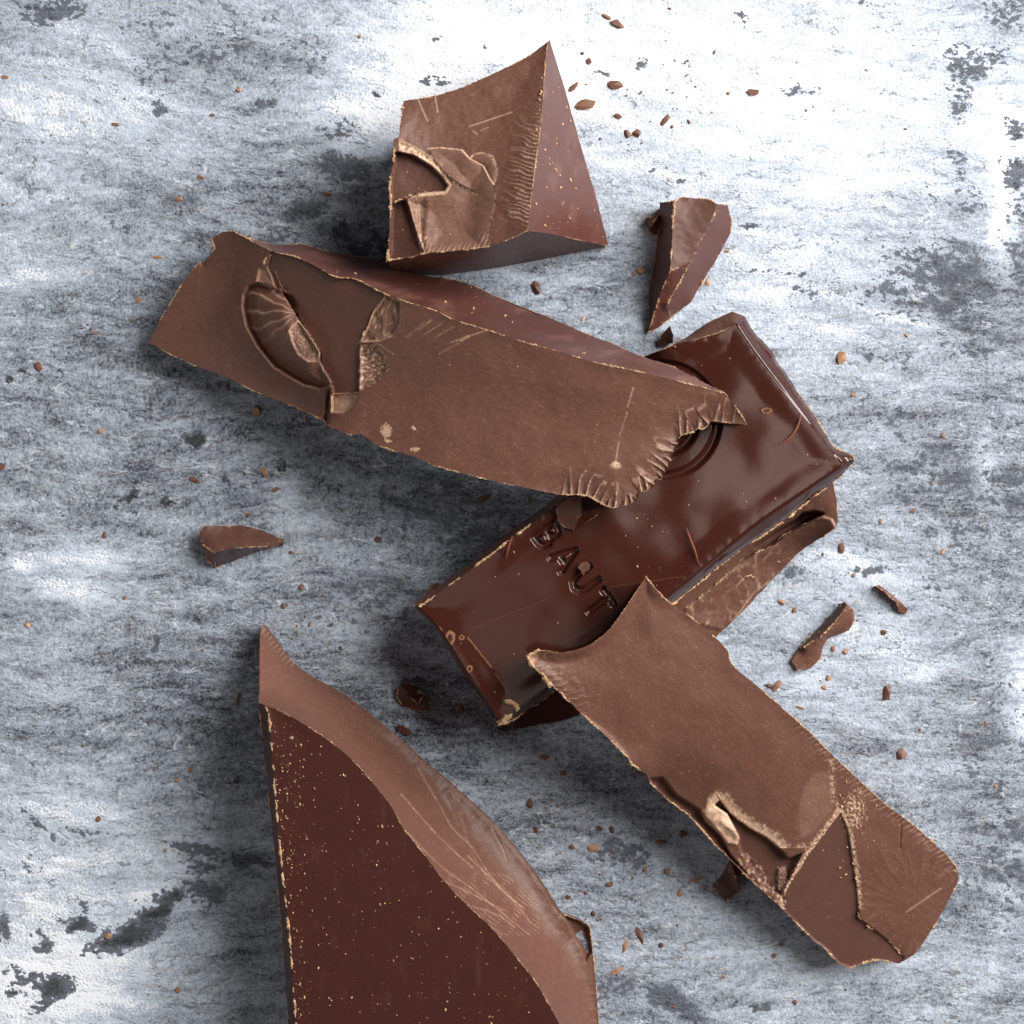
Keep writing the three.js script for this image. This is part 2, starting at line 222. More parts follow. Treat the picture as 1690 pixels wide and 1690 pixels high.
function dust(parent, n, place, seed, size = [0.4, 1.6], material = M.tan, name = 'crumb_dust') {     // specks of ground chocolate lying on a face
  const r = rng(seed), gs = [], m = new THREE.Matrix4(), q = new THREE.Quaternion();
  for (let k = 0; k < n; k++) {
    const w = place(r); if (!w) continue; const [x, y, h] = w, s = mix(size[0], size[1], Math.pow(r(), 3)) * PX, p = at(x, y, h);
    const g = crumbShapes[Math.floor(r() * 7)].clone(); q.setFromEuler(new THREE.Euler(r() * 6, r() * 6, r() * 6)); m.compose(new THREE.Vector3(p.x, p.y + s * 0.3, p.z), q, new THREE.Vector3(s * (0.7 + 0.9 * r()), s * 0.6, s * (0.6 + 0.5 * r()))); g.applyMatrix4(m);
    const c = 0.5 + 0.8 * r(), col = new Float32Array(g.attributes.position.count * 3); for (let i = 0; i < col.length; i += 3) { col[i] = c; col[i + 1] = c * 0.98; col[i + 2] = c * 0.95; } g.setAttribute('color', new THREE.BufferAttribute(col, 3)); g.deleteAttribute('uv'); gs.push(g);
  }
  const o = addMesh(name, mergeGeometries(gs), material, parent); o.userData.kind = 'stuff'; return o;
}
function chunk(name, label, category, foot) { const o = new THREE.Group(); o.name = numbered(name); tag(o, label, category); scene.add(o); return o; }

// ------------------------------------------------------------------ the slate board: grey stone with a worn limewash
const BOARD = 0.44;
{
  const N = 2048, S = BOARD / PX / N;
  // limewash strokes and bare patches, some of them shade painted beside the chunks, read off the photograph: x, y, half width, half height, turn, strength
  const washAndShade = [[1200, 120, 470, 190, -0.05, 1.0], [780, 40, 230, 90, 0, 0.75], [640, 165, 110, 50, -0.25, 0.75], [1420, 340, 190, 130, 0, 0.42], [1655, 330, 22, 110, 0.05, 1.0], [1640, 220, 45, 50, 0, 0.8], [1240, 480, 160, 70, -0.1, 0.38], [130, 130, 170, 100, -0.2, 0.5], [60, 260, 110, 90, 0, 0.4], [230, 190, 70, 24, -0.2, 0.4], [300, 250, 90, 30, -0.2, 0.3], [50, 455, 90, 26, -0.2, 0.65], [20, 395, 50, 30, 0, 0.5], [140, 920, 85, 16, 0.08, 1.1], [110, 967, 70, 24, 0.2, 1.05], [35, 930, 26, 12, 0.1, 0.9], [100, 1560, 165, 110, 0.1, 0.8], [60, 1650, 130, 60, 0, 0.9], [110, 1350, 130, 50, 0.25, 0.62], [60, 1430, 90, 40, 0, 0.45], [250, 1470, 60, 28, -0.3, 0.5], [470, 815, 22, 46, 0.1, 0.7], [500, 865, 40, 16, 0, 0.55], [350, 985, 60, 14, -0.15, 0.5], [1400, 560, 120, 70, 0.1, 0.45], [1400, 930, 90, 30, 0.05, 0.5], [1450, 1050, 160, 110, 0.1, 0.36], [1530, 1105, 40, 16, 0, 0.55], [1690, 1110, 34, 40, 0, 1.0], [1690, 1190, 28, 30, 0, 1.0], [1625, 760, 16, 50, -0.1, 0.75], [1500, 530, 60, 8, 0.25, 0.6], [1600, 580, 90, 9, 0.25, 0.4], [1300, 1570, 170, 90, 0, 0.36], [1180, 1450, 110, 60, 0, 0.3], [860, 1300, 90, 40, 0.2, 0.2], [570, 1050, 70, 40, 0.3, 0.32], [1600, 1640, 60, 14, -0.6, 0.5], [1655, 1480, 12, 90, 0.1, 0.45], [560, 640, 8, 6, 0, 0], [250, 760, 330, 190, 0, -0.26], [560, 1150, 260, 130, 0.1, -0.28], [900, 1320, 260, 130, 0.2, -0.26], [300, 1180, 200, 110, 0, -0.19], [1640, 900, 120, 500, 0, -0.26], [420, 330, 240, 120, -0.1, -0.28], [250, 560, 260, 60, -0.15, -0.14], [380, 100, 180, 60, -0.25, -0.19], [1540, 480, 130, 90, 0, -0.25], [1060, 1640, 180, 70, 0, -0.19], [400, 1560, 90, 170, 0, -0.08], [760, 880, 200, 90, 0, -0.25], [1000, 460, 120, 60, 0, -0.19]];
  const bareAndShade = [[90, 18, 52, 20, -0.15, 1.0], [565, 275, 46, 22, 0.2, 1.0], [505, 345, 42, 17, -0.35, 0.95], [410, 390, 70, 11, 0.1, 0.75], [470, 388, 40, 16, 0.1, 0.7], [600, 400, 80, 40, 0, 0.7], [300, 330, 26, 10, 0.1, 0.6], [200, 360, 60, 30, -0.2, 0.35], [330, 95, 110, 36, -0.25, 0.55], [250, 40, 60, 14, -0.2, 0.55], [490, 100, 70, 26, -0.2, 0.5], [430, 40, 70, 16, -0.1, 0.45], [560, 210, 30, 20, 0, 0.7], [130, 1528, 26, 12, 0.1, 1.3], [210, 1545, 60, 20, -0.35, 1.35], [255, 1505, 36, 16, -0.75, 1.3], [292, 1475, 16, 13, 0, 1.2], [345, 1475, 30, 20, 0.6, 1.0], [180, 1555, 30, 14, 0, 1.1], [85, 1628, 38, 20, 0.1, 1.25], [70, 1655, 20, 10, -0.5, 1.15], [30, 1610, 22, 9, 0.5, 0.9], [5, 1530, 14, 26, 0, 1.0], [20, 1640, 26, 12, 0.3, 0.8], [75, 1558, 15, 13, 0.6, 1.1], [115, 1535, 5, 8, 0, 1], [320, 1400, 46, 9, 0.12, 1.0], [290, 1394, 20, 8, 0.1, 1.0], [400, 1420, 50, 10, 0.1, 0.95], [330, 1430, 34, 12, 0.2, 0.8], [70, 1365, 50, 7, 0.7, 0.8], [130, 1372, 50, 6, 0.15, 0.75], [40, 1430, 34, 18, 0, 0.5], [140, 1495, 18, 14, 0, 0.55], [1600, 110, 34, 32, 0.6, 0.95], [1585, 170, 22, 30, 0, 0.8], [1580, 270, 20, 26, 0, 0.7], [1640, 95, 34, 22, 0, 0.6], [1675, 215, 22, 16, 0, 0.9], [1680, 290, 24, 30, 0, 0.95], [1665, 20, 34, 28, 0.8, 0.75], [1690, 400, 30, 120, 0, 0.6], [1590, 335, 50, 26, 0, 0.45], [1560, 445, 90, 44, 0.1, 0.85], [1540, 490, 110, 40, 0.15, 0.7], [1620, 560, 80, 46, 0.15, 0.55], [1470, 590, 44, 18, 0, 0.55], [1480, 690, 50, 26, 0.5, 0.6], [1560, 790, 110, 60, 0.3, 0.62], [1600, 880, 90, 60, 0.5, 0.55], [1660, 790, 40, 8, 0.1, 0.9], [1665, 830, 34, 20, 0, 0.6], [1640, 1250, 70, 130, 0, 0.5], [1660, 1400, 60, 130, 0, 0.6], [1610, 1330, 40, 60, 0.2, 0.4], [1590, 1480, 60, 90, 0, 0.3], [1030, 1410, 46, 22, 0.1, 0.95], [1105, 1650, 60, 20, 0.5, 1.0], [1030, 1630, 60, 26, 0, 0.6], [1260, 1660, 26, 9, 0, 0.8], [1300, 940, 40, 7, 0.1, 0.8], [1445, 942, 26, 9, 0.1, 0.8], [1560, 970, 40, 7, 0.15, 0.7], [930, 1590, 60, 40, 0, 0.4], [750, 850, 110, 60, 0.1, 0.62], [620, 990, 120, 60, 0.1, 0.52], [560, 1180, 60, 20, 0.3, 0.5], [390, 1060, 90, 9, 0.05, 0.75], [330, 1018, 60, 9, 0.1, 0.6], [400, 1045, 30, 6, 0, 0.8], [320, 725, 15, 11, 0.1, 1.6], [215, 820, 11, 6, -0.1, 1.5], [222, 811, 6, 4, -0.2, 1.3], [272, 826, 9, 6, -0.6, 1.5], [375, 788, 6, 5, 0, 1.5], [195, 839, 5, 5, 0, 1.4], [457, 770, 5, 5, 0, 1.4], [468, 767, 7, 6, -0.5, 1.2], [259, 1065, 6, 13, 0.1, 1.2], [283, 606, 5, 5, 0, 1.4], [38, 612, 4, 4, 0, 1.4], [19, 624, 5, 4, 0, 1.4], [101, 610, 4, 4, 0, 1.4], [218, 849, 5, 4, 0, 1.1], [1226, 31, 5, 12, -0.15, 0.95], [1062, 102, 8, 11, 0.4, 0.9], [1130, 105, 6, 9, 0.2, 0.9], [1427, 116, 8, 4, -0.4, 0.7], [1449, 44, 5, 5, 0, 0.6], [1240, 375, 16, 5, 0.2, 1.0], [1080, 280, 6, 5, 0, 0.9], [1127, 303, 5, 4, 0, 0.9], [720, 66, 8, 5, -0.6, 0.9], [801, 81, 3, 5, 0, 1], [722, 133, 20, 8, -0.1, 0.9], [625, 155, 9, 7, 0, 0.8], [1290, 450, 60, 5, 0.15, 0.8], [1330, 480, 30, 8, 0.3, 0.7], [1320, 150, 34, 7, -0.1, 0.7], [1000, 120, 10, 5, 0, 0.8], [1430, 5, 12, 8, 0, 0.6], [440, 170, 20, 9, 0, 0.9], [265, 180, 22, 8, 0, 0.9], [60, 1540, 10, 12, 0, .9]];
  const BIN = 40, OX = 845 - BOARD / PX / 2, NB = Math.ceil(N * S / BIN) + 1, cells = Array.from({ length: NB * NB }, () => []);
  const reg = (arr, kind) => arr.forEach((b) => { const R = Math.max(b[2], b[3]) * 2.4 + 30; for (let j = Math.max(0, Math.floor((b[1] - R - OX) / BIN)); j <= Math.min(NB - 1, (b[1] + R - OX) / BIN); j++) for (let i = Math.max(0, Math.floor((b[0] - R - OX) / BIN)); i <= Math.min(NB - 1, (b[0] + R - OX) / BIN); i++) cells[j * NB + i].push([kind, b[0], b[1], 1 / b[2], 1 / b[3], Math.cos(b[4]), Math.sin(b[4]), b[5]]); });
  reg(washAndShade, 0); reg(bareAndShade.map((p) => [...p.slice(0, 5), p[5] < 1 ? p[5] * 0.88 : p[5]]), 1);
  const C = new Float32Array(N * N * 3), B = new Float32Array(N * N);
  for (let j = 0; j < N; j++) for (let i = 0; i < N; i++) {
    const x = OX + i * S, y = OX + j * S, k = j * N + i;
    // the bedding of the stone: streaks that run nearly level and wander
    const wy = y + 26 * noise(x / 330, y / 260) + 9 * noise(x / 90, y / 60) - 0.10 * (x - 845) * (y < 900 ? 1 - y / 900 : 0);
    const fine = noise(x / 2.9, y / 2.4), grit = noise(x / 1.7 + 60, y / 1.5), f2 = noise(x / 5, wy / 3.8 + 40), f3 = noise(x / 12, wy / 8 + 90), streak = fbm(x / 62, wy / 15, 3, 0.6), broad = fbm(x / 210, wy / 95, 4), blotch = fbm(x / 36 + 50, y / 26, 4, 0.6);
    const smear = fbm(x / 170 + 12, (wy - 0.1 * x) / 34 + 5, 3, 0.55);
    let w = 0, b = 0;
    const jx = x + 20 * blotch + 7 * f3, jy = y + 12 * fbm(x / 30 + 9, y / 24 + 70, 3) + 4 * f2, bi = Math.floor((y - OX) / BIN) * NB + Math.floor((x - OX) / BIN);
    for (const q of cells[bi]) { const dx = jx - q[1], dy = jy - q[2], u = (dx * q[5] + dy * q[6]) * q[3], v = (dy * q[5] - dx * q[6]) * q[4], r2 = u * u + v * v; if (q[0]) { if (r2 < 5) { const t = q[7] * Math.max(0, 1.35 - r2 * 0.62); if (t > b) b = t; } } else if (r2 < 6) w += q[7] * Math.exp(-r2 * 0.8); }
    // how thickly the limewash lies here, thinned where shade is painted, broken up by the grain of the stone
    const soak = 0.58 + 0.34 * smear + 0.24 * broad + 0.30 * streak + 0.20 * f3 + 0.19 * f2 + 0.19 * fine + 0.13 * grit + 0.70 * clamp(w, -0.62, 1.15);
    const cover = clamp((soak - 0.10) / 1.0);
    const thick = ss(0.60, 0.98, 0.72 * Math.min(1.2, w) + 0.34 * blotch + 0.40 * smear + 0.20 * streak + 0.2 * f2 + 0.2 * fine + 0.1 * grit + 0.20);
    // bare dark stone and painted shade, with a ragged outline
    const bareShadeHere = ss(0.60, 0.72, b * 0.92 + 0.72 * blotch + 0.52 * f3 + 0.40 * f2 + 0.26 * fine) * (b > 0.02 ? 1 : 0);
    // splits between the layers
    const cw = wy + 3.5 * f3 + 1.6 * f2, cr = 1 - Math.abs(fbm(x / 120 + 7, cw / 22 + 3, 3, 0.6)) * 17, cr2 = 1 - Math.abs(noise(x / 42 + 70, cw / 9 + 33)) * 9, crack = clamp(Math.max(cr * ss(0.05, 0.45, noise(x / 60 + 3, wy / 34 + 1) + 0.4 * f3), cr2 * ss(0.2, 0.6, noise(x / 30 + 31, wy / 18 + 11) + 0.35 * fine) * 0.7));
    // thin dark partings a pixel or two wide, and pale scuffed ledges beside some of them
    const lw = y + 18 * noise(x / 210 + 4, y / 150) + 6 * noise(x / 46, y / 30 + 8) + 1.2 * fine, thin = ss(0.90, 0.99, 1 - Math.abs(noise(x / 55 + 200, lw / 7.5))) * ss(0.02, 0.42, noise(x / 34 + 17, lw / 20 + 5) + 0.25 * f2), pale = ss(0.88, 0.98, 1 - Math.abs(noise(x / 48 + 420, lw / 8.5 + 60))) * ss(0.12, 0.5, noise(x / 40 + 77, lw / 22 + 45) + 0.25 * f2);
    const pits = ss(0.50, 0.66, noise(x / 6.2 + 300, y / 5 + 100) * 0.75 + 0.5 * noise(x / 40 + 80, y / 30)) * ss(0.3, 0.8, w);
    let dr = 0.064, dg = 0.074, db = 0.098; const gv = 1 + 0.55 * f2 + 0.4 * fine + 0.35 * streak; dr *= gv; dg *= gv; db *= gv;
    const m1 = cover * (1 - 0.90 * bareShadeHere), r1 = mix(dr, 0.52, m1), g1 = mix(dg, 0.60, m1), b1 = mix(db, 0.715, m1);
    const m2 = thick * (1 - bareShadeHere) * (1 - 0.75 * pits); let R = mix(r1, 0.78, m2), G = mix(g1, 0.825, m2), Bc = mix(b1, 0.895, m2);
    const dk = (1 - 0.55 * crack * (1 - 0.75 * m2)) * (1 - 0.62 * thin * (1 - 0.7 * m2)), pv = pale * 0.55 * (1 - m2) * (1 - bareShadeHere); R = mix(R, 0.66, pv); G = mix(G, 0.71, pv); Bc = mix(Bc, 0.80, pv); R *= dk; G *= dk; Bc *= dk;
    const knot = clamp(b - 1.3) * 3 * bareShadeHere; R *= 1 - 0.6 * clamp(knot); G *= 1 - 0.6 * clamp(knot); Bc *= 1 - 0.65 * clamp(knot);
    const rust = ss(0.42, 0.62, noise(x / 16 + 500, wy / 9 + 200) + 0.35 * noise(x / 150 + 60, y / 120)) * 0.07 * (1 - m2); Bc *= 1 - rust * 1.5; G *= 1 - rust * 0.6;
    C[k * 3] = Math.max(0.012, R); C[k * 3 + 1] = Math.max(0.012, G); C[k * 3 + 2] = Math.max(0.013, Bc);
    B[k] = 0.40 + 0.20 * broad * 0.5 + 0.10 * streak + 0.06 * f2 + 0.06 * fine + 0.10 * m2 - 0.10 * bareShadeHere - 0.2 * crack - 0.16 * thin + 0.10 * pale;
  }
  const map = dataTex(N, (d) => { for (let k = 0; k < N * N; k++) { for (let q = 0; q < 3; q++) d[k * 4 + q] = toS(C[k * 3 + q]); d[k * 4 + 3] = 255; } }, true);
  const bump = dataTex(N, (d) => { for (let k = 0; k < N * N; k++) { const v = Math.round(255 * clamp(B[k])); d[k * 4] = d[k * 4 + 1] = d[k * 4 + 2] = v; d[k * 4 + 3] = 255; } });
  const m = new THREE.MeshStandardMaterial({ map, bumpMap: bump, bumpScale: 0.0008, roughness: 0.88 }); m.name = 'limewashed slate';
  for (const q of [map, bump]) q.wrapS = q.wrapT = THREE.MirroredRepeatWrapping;
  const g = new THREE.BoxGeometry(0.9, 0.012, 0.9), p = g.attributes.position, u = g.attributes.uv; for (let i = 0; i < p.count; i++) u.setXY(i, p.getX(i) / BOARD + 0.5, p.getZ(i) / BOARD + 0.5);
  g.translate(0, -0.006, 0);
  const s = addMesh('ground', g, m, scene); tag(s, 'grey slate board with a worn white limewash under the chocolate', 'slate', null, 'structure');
}

// ------------------------------------------------------------------ the block with a chipped corner (top of the heap)
{
  const Z = from(3.93, 620, 40), o = chunk('chocolate_chunk', 'wedge shaped chocolate block with a chipped corner, standing apart on white slate', 'chocolate');
  const T = [907, 66, 27], C = [870.5, 381, 40], R = [1004, 406, 3], BL = [640, 429, 35];
  const eRidge = edge([T, [901, 91, 29], [893.5, 193, 34], [882, 282, 38], C], 0.5, 1);
  const eRight = edge([T, [930, 140, 18], [958, 238, 12], [985, 330, 7], R], 0.5, 2);
  const eCR = edge([C, [912, 386.5, 28], [951, 395, 15], R], 0.4, 3);
  const eCB = edge([C, [844, 393, 38.5], [808, 406, 37], [760, 413, 35.5], [714, 417, 35.5], [671, 425.5, 35], BL], 0.9, 4);
  const eFoot = edge([BL, [646, 443, 14], [678, 452, 1], [729, 453.5, 0.3], [798, 445, 0.2], [874, 432, 0.2], [938, 419, 1], R], 0.5, 5);
  const eLeft = edge([BL, ...Z([[96, 1180, 35], [92, 1040, 35], [112, 900, 34.5], [120, 830, 34], [118, 745, 34], [150, 732, 34], [160, 640, 33], [184, 497, 30]])], 1.1, 6);
  const eBack = edge([...Z([[184, 497, 30], [230, 490, 30], [380, 465, 29.5], [560, 410, 29], [720, 340, 28.5], [870, 270, 28], [1000, 200, 27.5]]), T], 0.8, 7);
  const notch = Z([[60, 850], [155, 830], [250, 852], [360, 918], [430, 985], [468, 1045], [445, 1082], [360, 1088], [270, 1098], [180, 1132], [60, 1185]]);
  const gold = Z([[150, 745], [230, 780], [330, 840], [425, 900], [450, 1000], [425, 985], [360, 918], [250, 852], [155, 830]]);
  const panel = Z([[60, 1180], [200, 1140], [235, 1260], [265, 1360], [292, 1440], [310, 1480], [200, 1530], [60, 1560]]);
  const shell = Z([[335, 808], [420, 800], [560, 815], [610, 872], [640, 842], [700, 832], [760, 858], [792, 930], [787, 980], [768, 1040], [782, 1100], [770, 1190], [742, 1290], [725, 1390], [745, 1470], [550, 1500], [370, 1520], [300, 1500], [285, 1420], [250, 1290], [203, 1140], [270, 1098], [360, 1088], [445, 1082], [468, 1045], [440, 985], [400, 900]]);
  const upper = Z([[335, 808], [420, 800], [560, 815], [610, 872], [700, 920], [740, 1000], [770, 1040], [700, 1070], [640, 1085], [560, 1050], [500, 1010], [440, 960]]), ear = Z([[610, 872], [640, 842], [700, 832], [760, 858], [792, 930], [787, 980], [768, 1040], [740, 1000], [700, 920]]);
  const slope = Z([[203, 1140], [330, 1110], [350, 1170], [335, 1290], [325, 1400], [340, 1480], [300, 1500], [285, 1420], [250, 1290]]);
  const relief = (x, y, d, h) => {
    const f = ss(0, 10, d); let dh = -1.3 * ss(0, 70, d) + 0.35 * f * fbm(x / 40, y / 40, 3), tone = 0;
    const [dr, s] = nearest(eRidge, x, y);                                   // ripples fanning off the ridge, strong in its lower half
    const rp = ss(60, 6, dr) * ss(95, 190, s) * ss(316, 300, s), wv = Math.sin((s + 0.16 * dr + 3.5 * noise(s / 25, dr / 20)) * 0.92 + 2 * noise(x / 33, y / 33)); dh += rp * 0.07 * wv * ss(0, 3, d); tone += rp * 0.75 * ss(0.45, 1, wv) * (0.5 + 0.8 * Math.abs(noise(x / 7, y / 7)));
    for (const [ax, ay, bx, by, k] of [[690, 165, 705, 200, 1], [718, 160, 722, 185, 1], [774, 209, 845, 185, 1], [780, 216, 788, 222, .8], [792, 216, 806, 210, .6]]) { const e = segDist(x, y, ax, ay, bx, by); dh += 0.12 * k * ss(2, 0, e); tone += 0.5 * k * ss(1.6, 0.3, e); }
    const sh = sdPoly(shell, x, y), no = sdPoly(notch, x, y), pa = sdPoly(panel, x, y), go = sdPoly(gold, x, y), sl = sdPoly(slope, x, y), up = sdPoly(upper, x, y), ea = sdPoly(ear, x, y);
    if (sh < 1.5) { const t = ss(1.5, -1.5, sh); dh += t * (-0.25 - 1.5 * ss(-3, -46, sh)); tone += 0.6 * ss(2.4, 0, Math.abs(sh)) * ss(-.2, .4, noise(x / 7, y / 7) + 0.2) + 0.07 * t; if (up < 1) { dh += 0.75 * ss(1, -1.4, up); tone += 0.4 * ss(1.6, 0, Math.abs(up)); } if (ea < 1) { dh += 0.3 * ss(1, -6, ea); tone += 0.25 * ss(1.6, 0, Math.abs(ea)); }
      const tick = ss(-24, -4, sh) * ss(380, 396, y) * ss(0.5, 1, Math.sin(x * 0.8 + y * 0.35 + 2 * noise(x / 12, y / 12))); tone += 0.75 * tick; dh += 0.05 * tick;
      if (sl < 1) { dh -= 1.6 * ss(1, -14, sl) ; tone += 0.22 * Math.abs(noise(x / 5, y / 9)) * 2; } }
    if (go < 0.8) { dh += 0.35 * ss(0.8, -3, go) * noise(x / 7, y / 7) - 0.3 * ss(0.8, -6, go); tone += 0.95 * ss(0.8, -0.4, go) * (0.45 + 0.9 * Math.abs(noise(x / 9 + y / 4, y / 14))); }
    if (no < 1.5) dh += ss(1.5, -1.5, no) * (-1.9 - 0.024 * (740 - x)) * ss(-1, 4, d + 3);
    if (pa < 1.5) dh += ss(1.5, -1.5, pa) * (-1.6 - 0.05 * (700 - x)) * ss(0, 6, d);
    if (no > 0 && no < 6 && x > 690) tone += 1.0 * ss(11, 2, no + 3 * noise(x / 5, y / 5)) * (0.4 + Math.abs(noise(x / 4, y / 4)));
    return [dh, clamp(tone)];
  };
  const top = buildFace(o, 'broken_face', loop(eRidge, eCB, eLeft, eBack), { cell: 1.25, relief, flow: 2.9, zones: [{ name: 'chipped_facet', material: M.facet, in: (x, y) => sdPoly(notch, x, y) < 0 || sdPoly(panel, x, y) < 0 }] });
  const right = buildFace(o, 'moulded_face', loop(rev(eRidge), eRight, rev(eCR)), { cell: 2, material: M.satin, relief: (x, y, d) => [ss(0, 30, d) * (0.5 * fbm(x / 60, y / 90, 3) + 0.5) + ss(0, 3, d) * 0.05 * noise(x / 5, y / 5), 0.10 * ss(0.1, 0.5, fbm(x / 30 + 4, y / 60, 3))] });
  buildFace(o, 'broken_flank', loop(rev(eCB), eCR, rev(eFoot)), { cell: 2, relief: (x, y, d) => [ss(0, 14, d) * (0.8 * fbm(x / 70, y / 20, 3) + 0.4), 0.2 * ss(0.35, 0.6, noise(x / 4, y / 3))], flow: 0.1 });
  buildUnderside(o, loop(eRight, rev(eFoot), eLeft, eBack), () => 0);
  wornEdge(o, eRidge, { width: 0.9, cover: 0.85, seed: 1 }); wornEdge(o, eCB, { width: 0.9, cover: 0.6, seed: 2 }); wornEdge(o, eCR, { width: 0.7, cover: 0.7, seed: 3 }); wornEdge(o, eLeft, { width: 1.6, cover: 0.55, seed: 4 }); wornEdge(o, eBack, { width: 0.8, cover: 0.5, seed: 5 });
  const hgt = (P, f) => P.map(([x, y]) => [x, y, f(x, y)]);
  wornEdge(o, hgt(Z([[150, 745], [230, 785], [330, 845], [425, 905], [455, 1000]]), top.height), { width: 1.6, cover: 0.5, seed: 6, spread: 1.4, lift: 0 }); wornEdge(o, hgt(Z([[500, 1010], [560, 1050], [620, 1085], [660, 1112]]), top.height), { width: 1.4, cover: 0.5, seed: 7, spread: 1.4, lift: 0 });
  wornEdge(o, hgt(Z([[105, 1170], [180, 1132], [270, 1098], [350, 1090]]), top.height), { width: 1.5, cover: 0.5, seed: 8, spread: 1.4, lift: 0 });
  dust(o, 170, (r) => { const t = r(), x = 880 + 115 * r(), y = 110 + 290 * t; return sdPoly(right.P, x, y) < -2 ? [x, y, right.height(x, y)] : null; }, 41, [0.5, 3.2]);
  dust(o, 60, (r) => { const a = r(), x = 650 + 110 * r(), y = 215 + 200 * a; return [x, y, top.height(x, y)]; }, 42, [0.4, 1.8]);
  dust(o, 18, (r) => { const s = r(), q = eRidge[Math.floor((0.2 + 0.35 * s) * eRidge.length)]; return [q[0] - 3 - 3 * r(), q[1], top.height(q[0] - 5, q[1])]; }, 43, [1, 3]);
}

